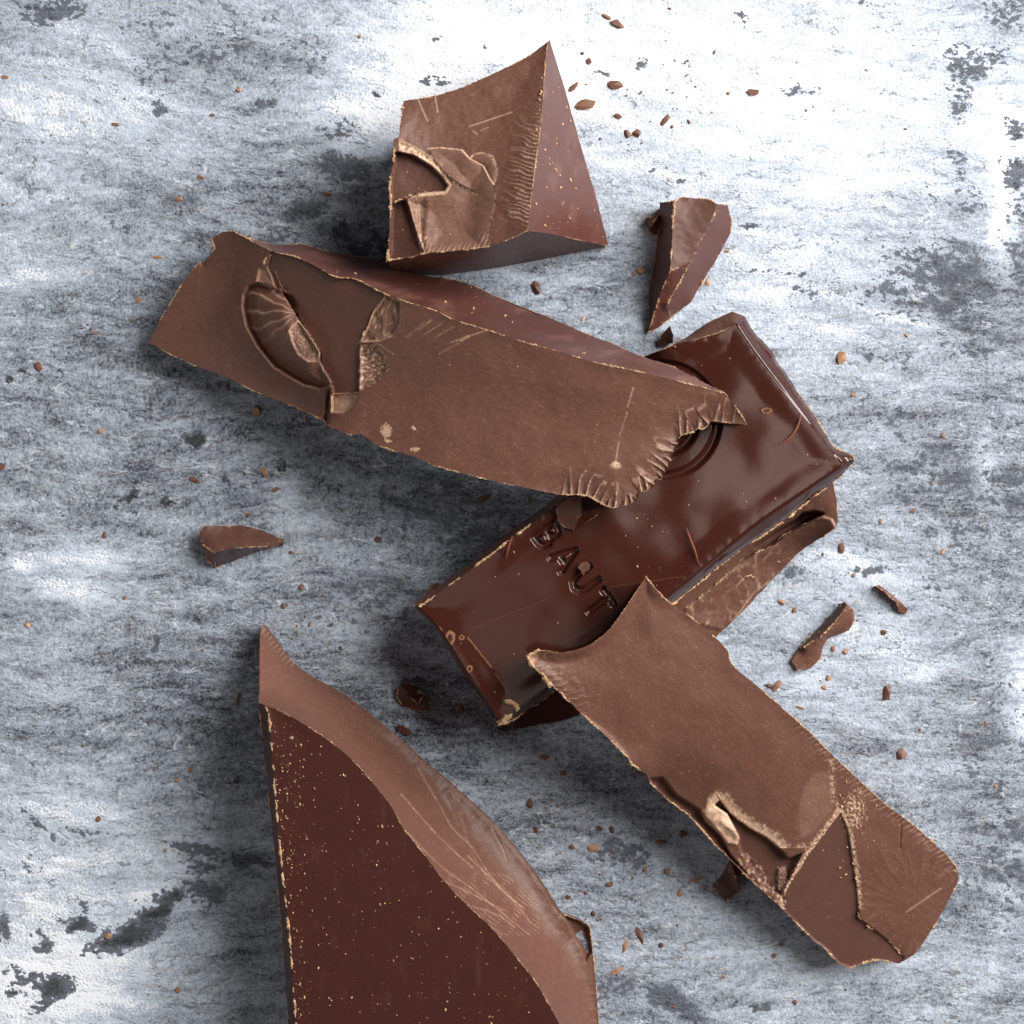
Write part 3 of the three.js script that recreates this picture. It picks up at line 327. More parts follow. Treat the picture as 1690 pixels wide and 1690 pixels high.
// ------------------------------------------------------------------ the long piece lying across the others
const slabTop = 27.5;
{
  const A = from(3.018, 220, 350), Bz = from(3.018, 720, 420), o = chunk('chocolate_chunk', 'long chocolate piece with a scalloped end and a dark flat facet, lying across other pieces', 'chocolate');
  const P0 = [246.5, 562, 7], P1 = [386, 381.5, 19], P2 = [1197, 649.5, 42.5], P3 = [1233.5, 701.5, 40], P4 = [925, 816, 39], P5 = [538, 702, 27];
  const eL = edge([P0, ...A([[150, 510, 9], [260, 330, 12], [330, 248, 13], [345, 262, 12.5], [362, 236, 13.5], [408, 182, 15], [388, 132, 15], [450, 97, 17]]), P1], 0.8, 11, 4, true);
  const eT = edge([P1, ...A([[560, 125, 17], [700, 160, 14], [830, 158, 12], [900, 175, 10], [1000, 200, 8], [1250, 248, 5]]), [690, 452, 4], ...Bz([[140, 140, 5], [300, 210, 9], [450, 270, 14], [600, 330, 20], [760, 400, 27], [870, 440, 31], [1000, 500, 35], [1180, 560, 38.5], [1320, 630, 41]]), P2], 0.8, 12);
  const eR = edge([P1, ...A([[680, 190, 26], [800, 220, 29], [900, 265, 31], [1000, 320, 33], [1100, 332, 34], [1180, 370, 35.5], [1260, 410, 37], [1340, 440, 38], [1500, 490, 39.5]]), ...Bz([[100, 330, 41], [250, 375, 42], [400, 425, 43], [600, 480, 44], [800, 540, 44.5], [950, 570, 44.5], [1100, 605, 44], [1300, 655, 43.2]]), P2], 0.6, 13);
  const eTip = edge([P2, ...Bz([[1500, 770, 41.5]]), P3], 0.5, 14);
  const eSc = edge([P3, ...Bz([[1500, 842, 40], [1450, 838, 40], [1380, 832, 40], [1362, 842, 40], [1330, 868, 39.8], [1300, 868, 39.8], [1280, 884, 39.5], [1238, 895, 39.5], [1208, 912, 39.4], [1203, 955, 39.3], [1182, 980, 39.2], [1176, 1025, 39], [1150, 1068, 39], [1120, 1118, 38.8], [1098, 1122, 38.8], [1080, 1160, 38.8], [1040, 1180, 38.7], [1010, 1190, 38.7], [1000, 1225, 38.7], [960, 1245, 38.6], [930, 1252, 38.6], [885, 1262, 38.6], [850, 1256, 38.5], [800, 1228, 38.6], [740, 1200, 38.8]]), P4], 0.7, 15, 3);
  const eB = edge([P4, ...Bz([[500, 1175, 38.5], [250, 1120, 37.5], [0, 1055, 36]]), ...A([[1400, 1220, 34.5], [1200, 1157, 32], [1185, 1140, 31.5], [1135, 1106, 31], [1080, 1110, 30.5]]), P5], 0.7, 16, 4, true);
  const eB2 = edge([P5, ...A([[955, 1042, 24], [800, 970, 19], [650, 910, 16], [560, 872, 15], [480, 830, 13.5], [250, 740, 10], [90, 655, 7.5]]), P0], 0.9, 17);
  const facet = A([[690, 190], [800, 216], [900, 262], [1000, 318], [1015, 340], [1100, 328], [1180, 366], [1262, 408], [1230, 455], [1190, 500], [1160, 580], [1130, 640], [1122, 700], [1122, 760], [1120, 890], [1080, 898], [1000, 902], [990, 850], [945, 780], [932, 740], [930, 690], [880, 610], [820, 530], [815, 470], [790, 420], [740, 382], [712, 380], [690, 320], [668, 275]]);
  const cres = A([[575, 370], [625, 350], [700, 375], [790, 420], [815, 470], [820, 530], [930, 700], [940, 780], [990, 860], [930, 880], [850, 860], [780, 820], [700, 770], [620, 670], [565, 570], [545, 470], [550, 410]]);
  const inner = A([[820, 540], [870, 600], [930, 700], [915, 745], [870, 745], [820, 710], [790, 650], [775, 590]]), tri = A([[625, 280], [665, 265], [720, 375], [670, 375], [612, 345]]);
  const crk = A([[1262, 412], [1335, 450], [1330, 555], [1290, 615], [1225, 640], [1130, 645], [1165, 580], [1195, 500]]), hole = A([[1125, 650], [1200, 655], [1255, 720], [1272, 780], [1220, 840], [1125, 890], [1130, 760]]), gold = A([[985, 905], [1080, 900], [1122, 912], [1100, 970], [1050, 1000], [985, 1000]]);
  const split = A([[985, 900], [975, 1000], [955, 1066]]);
  const lowPlane = planeOf([452, 413, 27.5], [637, 486, 38], [560, 645, 28]);
  const left = loop(eL, A([[500, 95], [690, 190], [668, 275], [820, 530], [930, 700], [1000, 902], [960, 1068]]), eB2);
  const relief = (x, y, d, h) => {
    const f = ss(0, 12, d); let dh = 0.3 * f * fbm(x / 60, y / 60, 3), tone = 0;
    const inLeft = x < 560 && sdPoly(left, x, y) < 0;
    if (x > 540) dh += 0.9 * ss(0, 60, d) * (0.5 + fbm(x / 190, y / 150, 2));
    if (inLeft) dh += ss(0, 110, d) * (-3.0 + 10 * ss(270, 520, x + 0.3 * (y - 500)));
    // flutes running out to the scalloped rim
    if (x > 880) { const [de, s] = nearest(eSc, x, y); const k = ss(62, 2, de) * ss(8, 30, s) * ss(0, 2, d), g = (s + 9 * noise(s / 36, de / 60) + 0.20 * de) / 13.5, ph = g - Math.floor(g), ed = Math.abs(ph - 0.5) * 2; const fine = ss(80, 40, s) > 0.5 ? 0.6 : 1; dh += -0.8 * k * k * fine * (1 - ed * ed) ; tone += 1.0 * k * ss(0.78, 0.97, ed) * (0.4 + 0.9 * Math.abs(noise(x / 6, y / 6))); const g2 = (s + 0.35 * de) / 5.1, e2 = Math.abs(g2 - Math.floor(g2) - 0.5) * 2; tone += 0.2 * ss(34, 2, de) * ss(0.86, 1, e2); }
    for (const [ax, ay, bx, by, k] of [[1045, 640, 1035, 672, 1], [1035, 680, 1022, 720, 0.6], [1021, 730, 1014, 770, 0.9], [690, 545, 712, 528, .8], [700, 552, 730, 533, .7], [720, 556, 748, 540, .6], [742, 566, 800, 546, 1], [760, 562, 772, 554, 1.2], [728, 582, 775, 556, .5], [672, 556, 700, 532, .5], [655, 640, 700, 655, 0], [620, 565, 650, 585, 0.5]]) { const e = segDist(x, y, ax, ay, bx, by), q = ss(2.2, 0, e) * k * (0.4 + 1.1 * Math.abs(noise(x / 5, y / 5))); dh += 0.14 * q; tone += 0.55 * q; }
    const wt = [[637, 712, 9, 12], [1016, 768, 9, 6], [684, 742, 8, 4], [640, 728, 6, 3], [682, 707, 4, 4]]; for (const [cx, cy, rx, ry] of wt) { const r2 = ((x - cx) / rx) ** 2 + ((y - cy) / ry) ** 2; if (r2 < 2) { const q = ss(1.3, 0.4, r2 + 0.9 * noise(x / 3.5, y / 3.5)); tone += 0.65 * q; dh += 0.15 * q; } }
    const fa = sdPoly(facet, x, y); if (fa < 2 && d > 0.02) { const t = ss(2, -1, fa) * ss(0, 3, d); dh += t * (Math.min(-1.0, lowPlane(x, y) - h) - dh) ; tone *= 1 - t; }
    const c = sdPoly(cres, x, y); if (c < 2 && fa > -1) { const t = ss(2, -2, c), depth = ss(0, -26, c); const ang = Math.atan2(y - 515, x - 492), rib = Math.pow(Math.abs(Math.sin(ang * 8.5 + 0.9 * noise(x / 20, y / 20))), 14) * ss(0, -10, c) * ss(575, 520, y) * ss(490, 470, x); dh += t * (-3.4 + 2.0 * depth) + 0.3 * rib; tone += 0.42 * rib + 0.20 * ss(3, 0, Math.abs(c)); const q = sdPoly(inner, x, y); if (q < 1) { dh -= 0.7 * ss(1, -5, q); tone += 0.55 * ss(1, -2, q) * Math.abs(noise(x / 4, y / 6)) * 1.6 + 0.4 * ss(2, 0, Math.abs(q)); } tone += 0.5 * ss(5, 0, Math.hypot(x - 489, y - 512) - 3); }
    const tr = sdPoly(tri, x, y); if (tr < 1 && fa > -1) { dh -= 1.2 * ss(1, -5, tr); tone += 0.22 * ss(1, -1, tr); }
    const ck = sdPoly(crk, x, y), ho = sdPoly(hole, x, y); if (ck < 1.5 && fa > -1.5) { dh -= ss(1.5, -3, ck) * (1.7 + 0.8 * noise(x / 16, y / 30) + 0.25 * fbm(x / 5, y / 12, 2)); tone += 0.5 * ss(2.5, 0, Math.abs(ck)) + 0.45 * ss(0.25, 0.6, noise(x / 5 + y / 9, y / 14)) + 0.12; }
    if (ho < 1.5 && fa > -1.5) { dh -= ss(1.5, -8, ho) * (1.1 + 0.5 * noise(x / 18, y / 14) + 0.2 * fbm(x / 6, y / 6, 2)); tone += 0.55 * ss(2, 0, Math.abs(ho)) * ss(0, 0.3, noise(x / 8, y / 8) + .2) + 0.62 * ss(0.05, 0.55, Math.abs(noise(x / 9, y / 7)) + 0.3 * noise(x / 3, y / 3)) * ss(0, -3, ho); }
    const go = sdPoly(gold, x, y); if (go < 1) { dh -= 2.2 * ss(1, -4, go); tone += 0.7 * ss(1, -1, go) * (0.6 + 0.7 * Math.abs(noise(x / 8, y / 5))); }
    const sp = lineDist(split, x, y); if (sp < 10 && x < 545) dh -= 2.2 * ss(10, 1, sp) * ss(0, 3, d) * ss(-1, 3, -sdPoly(left, x, y));
    return [dh, clamp(tone)];
  };
  const top = buildFace(o, 'broken_face', loop(eR, eTip, eSc, eB, eB2, eL), { cell: 1.35, relief, flow: 0.5, zones: [{ name: 'chipped_facet', material: M.facet, in: (x, y) => sdPoly(facet, x, y) < 0 }] });
  const side = buildFace(o, 'moulded_face', loop(rev(eR), eT), { cell: 2, material: M.satin, flow: 0.4, relief: (x, y, d) => [ss(0, 24, d) * (1.2 * fbm(x / 120, y / 40, 3) - 0.9), 0.12 * ss(0.1, 0.5, fbm(x / 70 + 4, y / 22, 3))] });
  const base = (X) => clamp((X / PX + 845 - 560) / 330) * (slabTop + 0.35);
  buildUnderside(o, loop(eT, eTip, eSc, eB, eB2, eL), base, 0.1);
  wornEdge(o, eR, { width: 1.0, cover: 0.75, seed: 11 }); wornEdge(o, eL, { width: 1.1, cover: 0.5, seed: 12 }); wornEdge(o, eT, { width: 0.8, cover: 0.55, seed: 13 }); wornEdge(o, eSc, { width: 0.9, cover: 0.6, seed: 14 }); wornEdge(o, eB, { width: 0.8, cover: 0.45, seed: 15 }); wornEdge(o, eB2, { width: 1.0, cover: 0.45, seed: 16 }); wornEdge(o, eTip, { width: 0.8, cover: 0.7, seed: 10 });
  const on = (P) => P.map(([x, y]) => [x, y, top.height(x, y)]);
  wornEdge(o, on(A([[815, 490], [850, 570], [905, 650], [932, 710], [945, 790], [985, 850]])), { width: 1.2, cover: 0.45, seed: 17, spread: 1.3, lift: 0 }); wornEdge(o, on(A([[1335, 452], [1330, 555], [1290, 615], [1225, 640]])), { width: 1.3, cover: 0.45, seed: 18, spread: 1.3, lift: 0 }); wornEdge(o, on(A([[1262, 412], [1200, 500], [1165, 580], [1130, 650], [1125, 760], [1122, 890]])), { width: 1.0, cover: 0.45, seed: 19, spread: 1.3, lift: 0 });
  wornEdge(o, on(A([[640, 275], [690, 200], [700, 215]])), { width: 2.2, cover: 0.5, seed: 20, spread: 1.4, lift: 0 }); wornEdge(o, on(A([[700, 275], [745, 380], [790, 420]])), { width: 0.8, cover: 0.5, seed: 21, spread: 1.4, lift: 0 });
  dust(o, 260, (r) => { const x = 430 + 700 * r(), y = 400 + 230 * r(); return sdPoly(side.P, x, y) < -1 ? [x, y, side.height(x, y)] : null; }, 45, [0.5, 2.6]);
  dust(o, 70, (r) => { const x = 500 + 550 * r(), y = 480 + 280 * r(); return sdPoly(top.P, x, y) < -2 ? [x, y, top.height(x, y)] : null; }, 46, [0.4, 1.3]);
}

// ------------------------------------------------------------------ the moulded slab with lettering
{
  const o = chunk('chocolate_slab', 'dark glossy moulded slab with engraved ring and letters, under the long piece', 'chocolate');
  const a0 = [1061.5, 589, 22], a1 = [1209, 514, 19.5], a2 = [1229, 522, 23], a3 = [1211.5, 534, slabTop];
  const b1 = [1387, 766, slabTop], b2 = [1404, 768, 24];
  const c1 = [824, 1191, slabTop - 0.6], c2 = [828, 1197, 23];
  const d1 = [692, 1002, slabTop - 0.5], d0 = [681, 999, 25.5];
  const eBackOut = edge([a0, [1090, 579, 21], [1132, 557, 20], [1154, 541, 19.5], [1180, 527, 19], a1], 0.8, 21);
  const eBackIn = edge([a0, [1093, 577, 26.5], [1116, 568, slabTop], [1148, 560, slabTop], [1189, 547, slabTop], a3], 0.6, 22);
  const eCor = edge([a1, a2], 0.3, 23), eCor2 = edge([a2, a3], 0.2, 24);
  const eBeadOut = edge([a2, [1244, 547, 22.5], [1262, 566, 22], [1276, 582, 22], [1281, 596, 22], [1298, 617, 22], [1321, 654, 22], [1343, 684, 22], [1362, 716, 22], [1375, 736, 22.5], [1388, 744, 23], [1400, 748, 24], [1408, 754, 25], [1408.5, 763, 25], b2], 0.8, 25);
  const eBeadIn = edge([a3, [1243.5, 582, slabTop], [1307.5, 665, slabTop], [1371, 745, slabTop], b1], 0.15, 26);
  const eB12 = edge([b1, b2], 0.2, 27);
  const eLipIn = edge([b1, [1327, 807, slabTop], [1244, 864, slabTop], [1170, 925, slabTop], [1106, 977, slabTop], [1010, 1052, slabTop], [905, 1131, slabTop], [850, 1172, slabTop - 0.3], c1], 0.3, 28);
  const eLipOut = edge([b2, [1378, 794, 22], [1340, 822, 21.5], [1292, 860, 21.5], [1199, 925, 21.5], [1118, 990, 21.5], [1016, 1064, 21.5], [912, 1142, 21.5], [858, 1180, 22], c2], 1.0, 29);
  const eC = edge([c1, c2], 0.1, 30);
  const eLeft = edge([c2, [790, 1147, 24], [761, 1106, 24.5], [719, 1039, 25], d0], 0.5, 31), eLeftIn = edge([c1, [795, 1143, slabTop], [768, 1102, slabTop], [727, 1038, slabTop], d1], 0.25, 32), eD = edge([d0, d1], 0.1, 33);
  const eTopIn = edge([d1, [789, 931, slabTop], [853, 882, slabTop], [923, 829, slabTop], [985, 765, slabTop], [1035, 670, slabTop - 1], a0], 0.5, 34), eTopOut = edge([d0, [740, 955, 22], [786, 921, 21], [850, 871, 21], [919, 819, 21], [978, 760, 21], [1028, 668, 21], a0], 0.9, 35);
  // the engraved letters, as strokes in their own axes: right along the word, up across it
  const strokes = { B: [[[-9, -14], [-9, 14], [0, 14], [5, 11.5], [6, 7.5], [4, 3], [-1, 1], [-9, 1]], [[-1, 1], [6, -1], [9, -6.5], [7, -11.5], [0, -14], [-9, -14]]], A: [[[-11, -14], [0, 14], [11, -14]], [[-6, -5], [6, -5]]], U: [[[-10, 14], [-10, -4], [-7.5, -10.5], [0, -14], [7.5, -10.5], [10, -4], [10, 14]]], T: [[[-11, 13], [11, 13]], [[0, 13], [0, -15]]] };
  const word = [['B', 905, 884], ['A', 934, 920], ['U', 964, 958], ['T', 990, 996]];
  const letterDist = (x, y) => { let d = 99; for (const [ch, cx, cy] of word) { if (Math.abs(x - cx) > 30 || Math.abs(y - cy) > 30) continue; const dx = x - cx, dy = y - cy, u = (dx * 0.6 + dy * 0.8) / 1.3, v = (dx * 0.8 - dy * 0.6) / 1.42; for (const s of strokes[ch]) d = Math.min(d, lineDist(s, u, v)); } return d; };
  const groove = (e, w, dep) => -dep * ss(w, w * 0.2, e);
  const relief = (x, y, d) => {
    let h = ss(0, 40, d) * (0.17 * noise(x / 105 + 3, y / 105) + 0.03 * noise(x / 46, y / 46 + 9) - 0.2); const r = Math.hypot(x - 1092, y - 693), ld = letterDist(x, y);
    h += groove(Math.abs(r - 92), 9, 1.15) + groove(Math.abs(r - 55), 10, 1.15) - 0.55 * ss(46, 40, r);
    h += groove(ld, 5.6, 1.35);
    for (const [ax, ay, bx, by, k] of [[780, 1037, 905, 987, .5], [1043, 975, 1130, 955, .8]]) { const e = segDist(x, y, ax, ay, bx, by); h += 0.03 * k * ss(1.6, 0, e); }
    let tone = 0; for (const [ax, ay, bx, by, k] of [[772, 1052, 812, 1102, .6], [780, 1037, 905, 987, .1], [1010, 968, 1130, 951, .12], [818, 1112, 838, 1142, .35]]) { const e = segDist(x, y, ax, ay, bx, by); tone += k * ss(1.8, 0.3, e) * (0.4 + Math.abs(noise(x / 4, y / 4))); }
    for (const [cx, cy, rx, ry] of [[743, 1053, 7, 11], [724, 1040, 5, 5], [775, 1104, 4.5, 5.5], [1265, 678, 8, 5], [762, 1052, 4, 4]]) { const q = Math.hypot((x - cx) / rx, (y - cy) / ry) + 0.2 * noise(x / 3, y / 3); const w = ss(0.4, 0.05, Math.abs(q - 0.85)); tone += 0.55 * w; h += 0.05 * w; }
    return [h, clamp(tone)];
  };
  const top = buildFace(o, 'moulded_face', loop(eBackIn, eBeadIn, eLipIn, eLeftIn, eTopIn), { cell: 1.4, relief, material: M.gloss, flow: -0.6, tint: [10, 20, 16] });
  buildFace(o, 'rounded_rim', loop(rev(eBeadIn), rev(eCor2), eBeadOut, rev(eB12)), { cell: 1.5, material: M.gloss, relief: (x, y, d) => [1.5 * Math.sin(Math.min(1, d / 9) * Math.PI / 2) * ss(0, 2, d) * (1 - 0.35 * ss(4, 9, d)), 0] });
  buildFace(o, 'rounded_rim', loop(rev(eLipIn), eB12, eLipOut, rev(eC)), { cell: 1.5, material: M.gloss, relief: (x, y, d) => [0.9 * ss(0, 6, d), 0] });
  buildFace(o, 'broken_face', loop(rev(eBackIn), eBackOut, eCor, eCor2), { cell: 2, flow: -0.5, relief: (x, y, d) => [0.5 * ss(0, 8, d) * fbm(x / 20, y / 20, 3), 0] });
  buildFace(o, 'rounded_rim', loop(rev(eLeftIn), eC, eLeft, eD), { cell: 1.6, material: M.gloss, relief: (x, y, d) => [0.4 * ss(0, 3, d), 0] });
  buildFace(o, 'broken_face', loop(rev(eTopIn), rev(eD), eTopOut), { cell: 1.6, material: M.facet, relief: (x, y, d) => [0.4 * ss(0, 4, d) * noise(x / 9, y / 9), 0] });
  buildUnderside(o, loop(eBackOut, eCor, eBeadOut, eLipOut, eLeft, eTopOut), () => 13.6, 0.12);
  wornEdge(o, eLipOut, { width: 1.6, cover: 0.8, seed: 31 }); wornEdge(o, eTopIn.slice(0, 64), { width: 1.5, cover: 0.8, seed: 32 }); wornEdge(o, eBeadOut, { width: 1.2, cover: 0.45, seed: 33 }); wornEdge(o, eBackIn, { width: 0.7, cover: 0.4, seed: 34 }); wornEdge(o, eD, { width: 1, cover: 1, seed: 35 }); wornEdge(o, eBackOut, { width: 0.8, cover: 0.4, seed: 36 });
  wornEdge(o, [[846, 1160, slabTop + 0.2], [853, 1166, slabTop + 0.2], [848, 1177, slabTop - 0.2], [838, 1184, slabTop - 0.2], [827, 1192, slabTop - 0.8]], { width: 4, cover: 1.2, seed: 37 });
  dust(o, 420, (r) => { const x = 700 + 680 * r(), y = 540 + 640 * r(); const k = x > 980 ? 1 : 0.35; return r() < k && sdPoly(top.P, x, y) < -3 && letterDist(x, y) > 6 ? [x, y, top.height(x, y)] : null; }, 51, [0.35, 2.1]);
  // thin curled shavings on the slab
  for (const [pts, lab] of [[[[1133, 872], [1139, 890], [1147, 910], [1152, 927], [1158, 934]], 'thin brown curl of chocolate lying on the glossy slab beside its rim'], [[[1320, 682], [1319, 696], [1310, 714], [1296, 728], [1277, 736]], 'reddish curved shaving on the glossy slab near its rounded rim'], [[[846, 884], [840, 900], [835, 922]], 'short dark shaving on the slab near its broken edge']]) {
    const L = smoothLine(pts.map(([x, y]) => [x, y, slabTop + 0.35]), 3), cv = new THREE.CatmullRomCurve3(L.map((p, i) => at(p[0], p[1], p[2] + 0.5 * Math.sin(i / L.length * 3)))), g = new THREE.TubeGeometry(cv, 30, 0.00028, 6), p = g.attributes.position, c = new Float32Array(p.count * 3);
    for (let i = 0; i < p.count; i++) { const t = Math.floor(i / 7) / 30, q = cv.getPoint(Math.min(1, t)), w = 0.35 + 1.3 * Math.sin(Math.PI * Math.min(1, t + 0.06)) * (0.8 + 0.3 * noise(t * 9, 3)); p.setXYZ(i, q.x + (p.getX(i) - q.x) * w, q.y + (p.getY(i) - q.y) * w * 0.6, q.z + (p.getZ(i) - q.z) * w); c[i * 3] = 1.3; c[i * 3 + 1] = 0.75; c[i * 3 + 2] = 0.55; }
    g.computeVertexNormals(); g.setAttribute('color', new THREE.BufferAttribute(c, 3)); tag(addMesh('chocolate_shaving', g, M.matte, scene), lab, 'shaving');
  }
}
// ------------------------------------------------------------------ the slab below it
{
  const K = from(3.13, 1020, 480), o = chunk('chocolate_slab', 'matte broken slab with a split ledge, lowest of the stack, under the lettered slab', 'chocolate');
  const e1 = edge([[1372, 790, 12.5], ...K([[1122, 1040, 12.6], [1130, 1100, 12.8], [1132, 1200, 12.6], [1100, 1242, 11], [950, 1340, 4], [800, 1490, 1.5], [640, 1660, 0.8]]), [1181, 1052, 0.5]], 1.0, 41);
  const e2 = edge([[1181, 1052, 0.5], [1080, 1120, 0.5], [955, 1180, 0.5], [890, 1196, 0.6], [853, 1203, 0.6], [829, 1207, 1.5], [819, 1192, 10]], 0.8, 42);
  const e3 = edge([[819, 1192, 10], [765, 1098, 12], [715, 1020, 12.5], [700, 992, 12.8], [712, 965, 12.8], [722, 972, 12.8], [800, 915, 13], [930, 815, 13], [1040, 680, 13], [1090, 600, 13], [1200, 545, 13], [1250, 600, 13], [1330, 720, 13], [1372, 790, 12.5]], 0.9, 43);
  const ledge = K([[350, 1642], [440, 1575], [560, 1470], [700, 1362], [780, 1330], [850, 1268], [960, 1205], [1010, 1178], [1060, 1165], [1105, 1180], [1122, 1215], [1140, 1300], [900, 1420], [700, 1560], [560, 1760], [330, 1700]]), gap = K([[640, 1390], [700, 1318], [800, 1250], [900, 1190], [950, 1150], [1010, 1140], [1060, 1150], [1010, 1178], [960, 1205], [850, 1268], [780, 1330], [700, 1362]]);
  const relief = (x, y, d, h) => { let dh = ss(0, 8, d) * 0.25 * fbm(x / 40, y / 40, 3), tone = 0; const l = sdPoly(ledge, x, y), g = sdPoly(gap, x, y); if (x > 1080 && y > 780) { if (l < 1.5) { dh += ss(1.5, -2, l) * (0.8 - 0.03 * Math.max(0, -l)) + 0.3 * ss(0, -8, l) * fbm(x / 24, y / 28, 3) * ss(-60, -10, l); tone += 0.3 * ss(3, 0, Math.abs(l)) + 0.32 * ss(0.25, 0.5, ridge(x / 26, y / 34, 2) - 0.45) * ss(-34, -4, l) * ss(1320, 1270, x); } if (g < 2) dh += ss(2, -3, g) * (2.2 - h) ; } if (y > 1100 || x < 1080) dh += ss(0, 12, d) * 0; return [d < 0.05 ? 0 : dh, clamp(tone)]; };
  const f = buildFace(o, 'broken_face', loop(e1, e2, e3), { cell: 2, relief, flow: -0.7, zones: [{ name: 'moulded_face', material: M.gloss, in: (x, y) => y > 1120 && x < 1000 }] });
  buildUnderside(o, loop(e1, e2, e3), () => 0, 0.1);
  const on = (P) => P.map(([x, y]) => [x, y, f.height(x, y)]);
  wornEdge(o, on(K([[350, 1642], [440, 1575], [560, 1470], [700, 1362], [780, 1330], [850, 1268], [930, 1222], [975, 1200]])), { width: 1.5, cover: 0.8, seed: 41, spread: 1.2, lift: 0 }); wornEdge(o, e1, { width: 0.8, cover: 0.5, seed: 42 });
  wornEdge(o, on(K([[545, 1555], [600, 1540], [640, 1490], [680, 1470], [720, 1490]])), { width: 1.0, cover: 0.8, seed: 43, spread: 1.2, lift: 0 }); wornEdge(o, on(K([[720, 1400], [780, 1390], [840, 1400], [870, 1370]])), { width: 1.0, cover: 0.8, seed: 44, spread: 1.2, lift: 0 });
  wornEdge(o, on(K([[270, 1600], [330, 1580], [380, 1500], [440, 1450]])), { width: 2.6, cover: 0.9, seed: 45, lift: 2 });
}
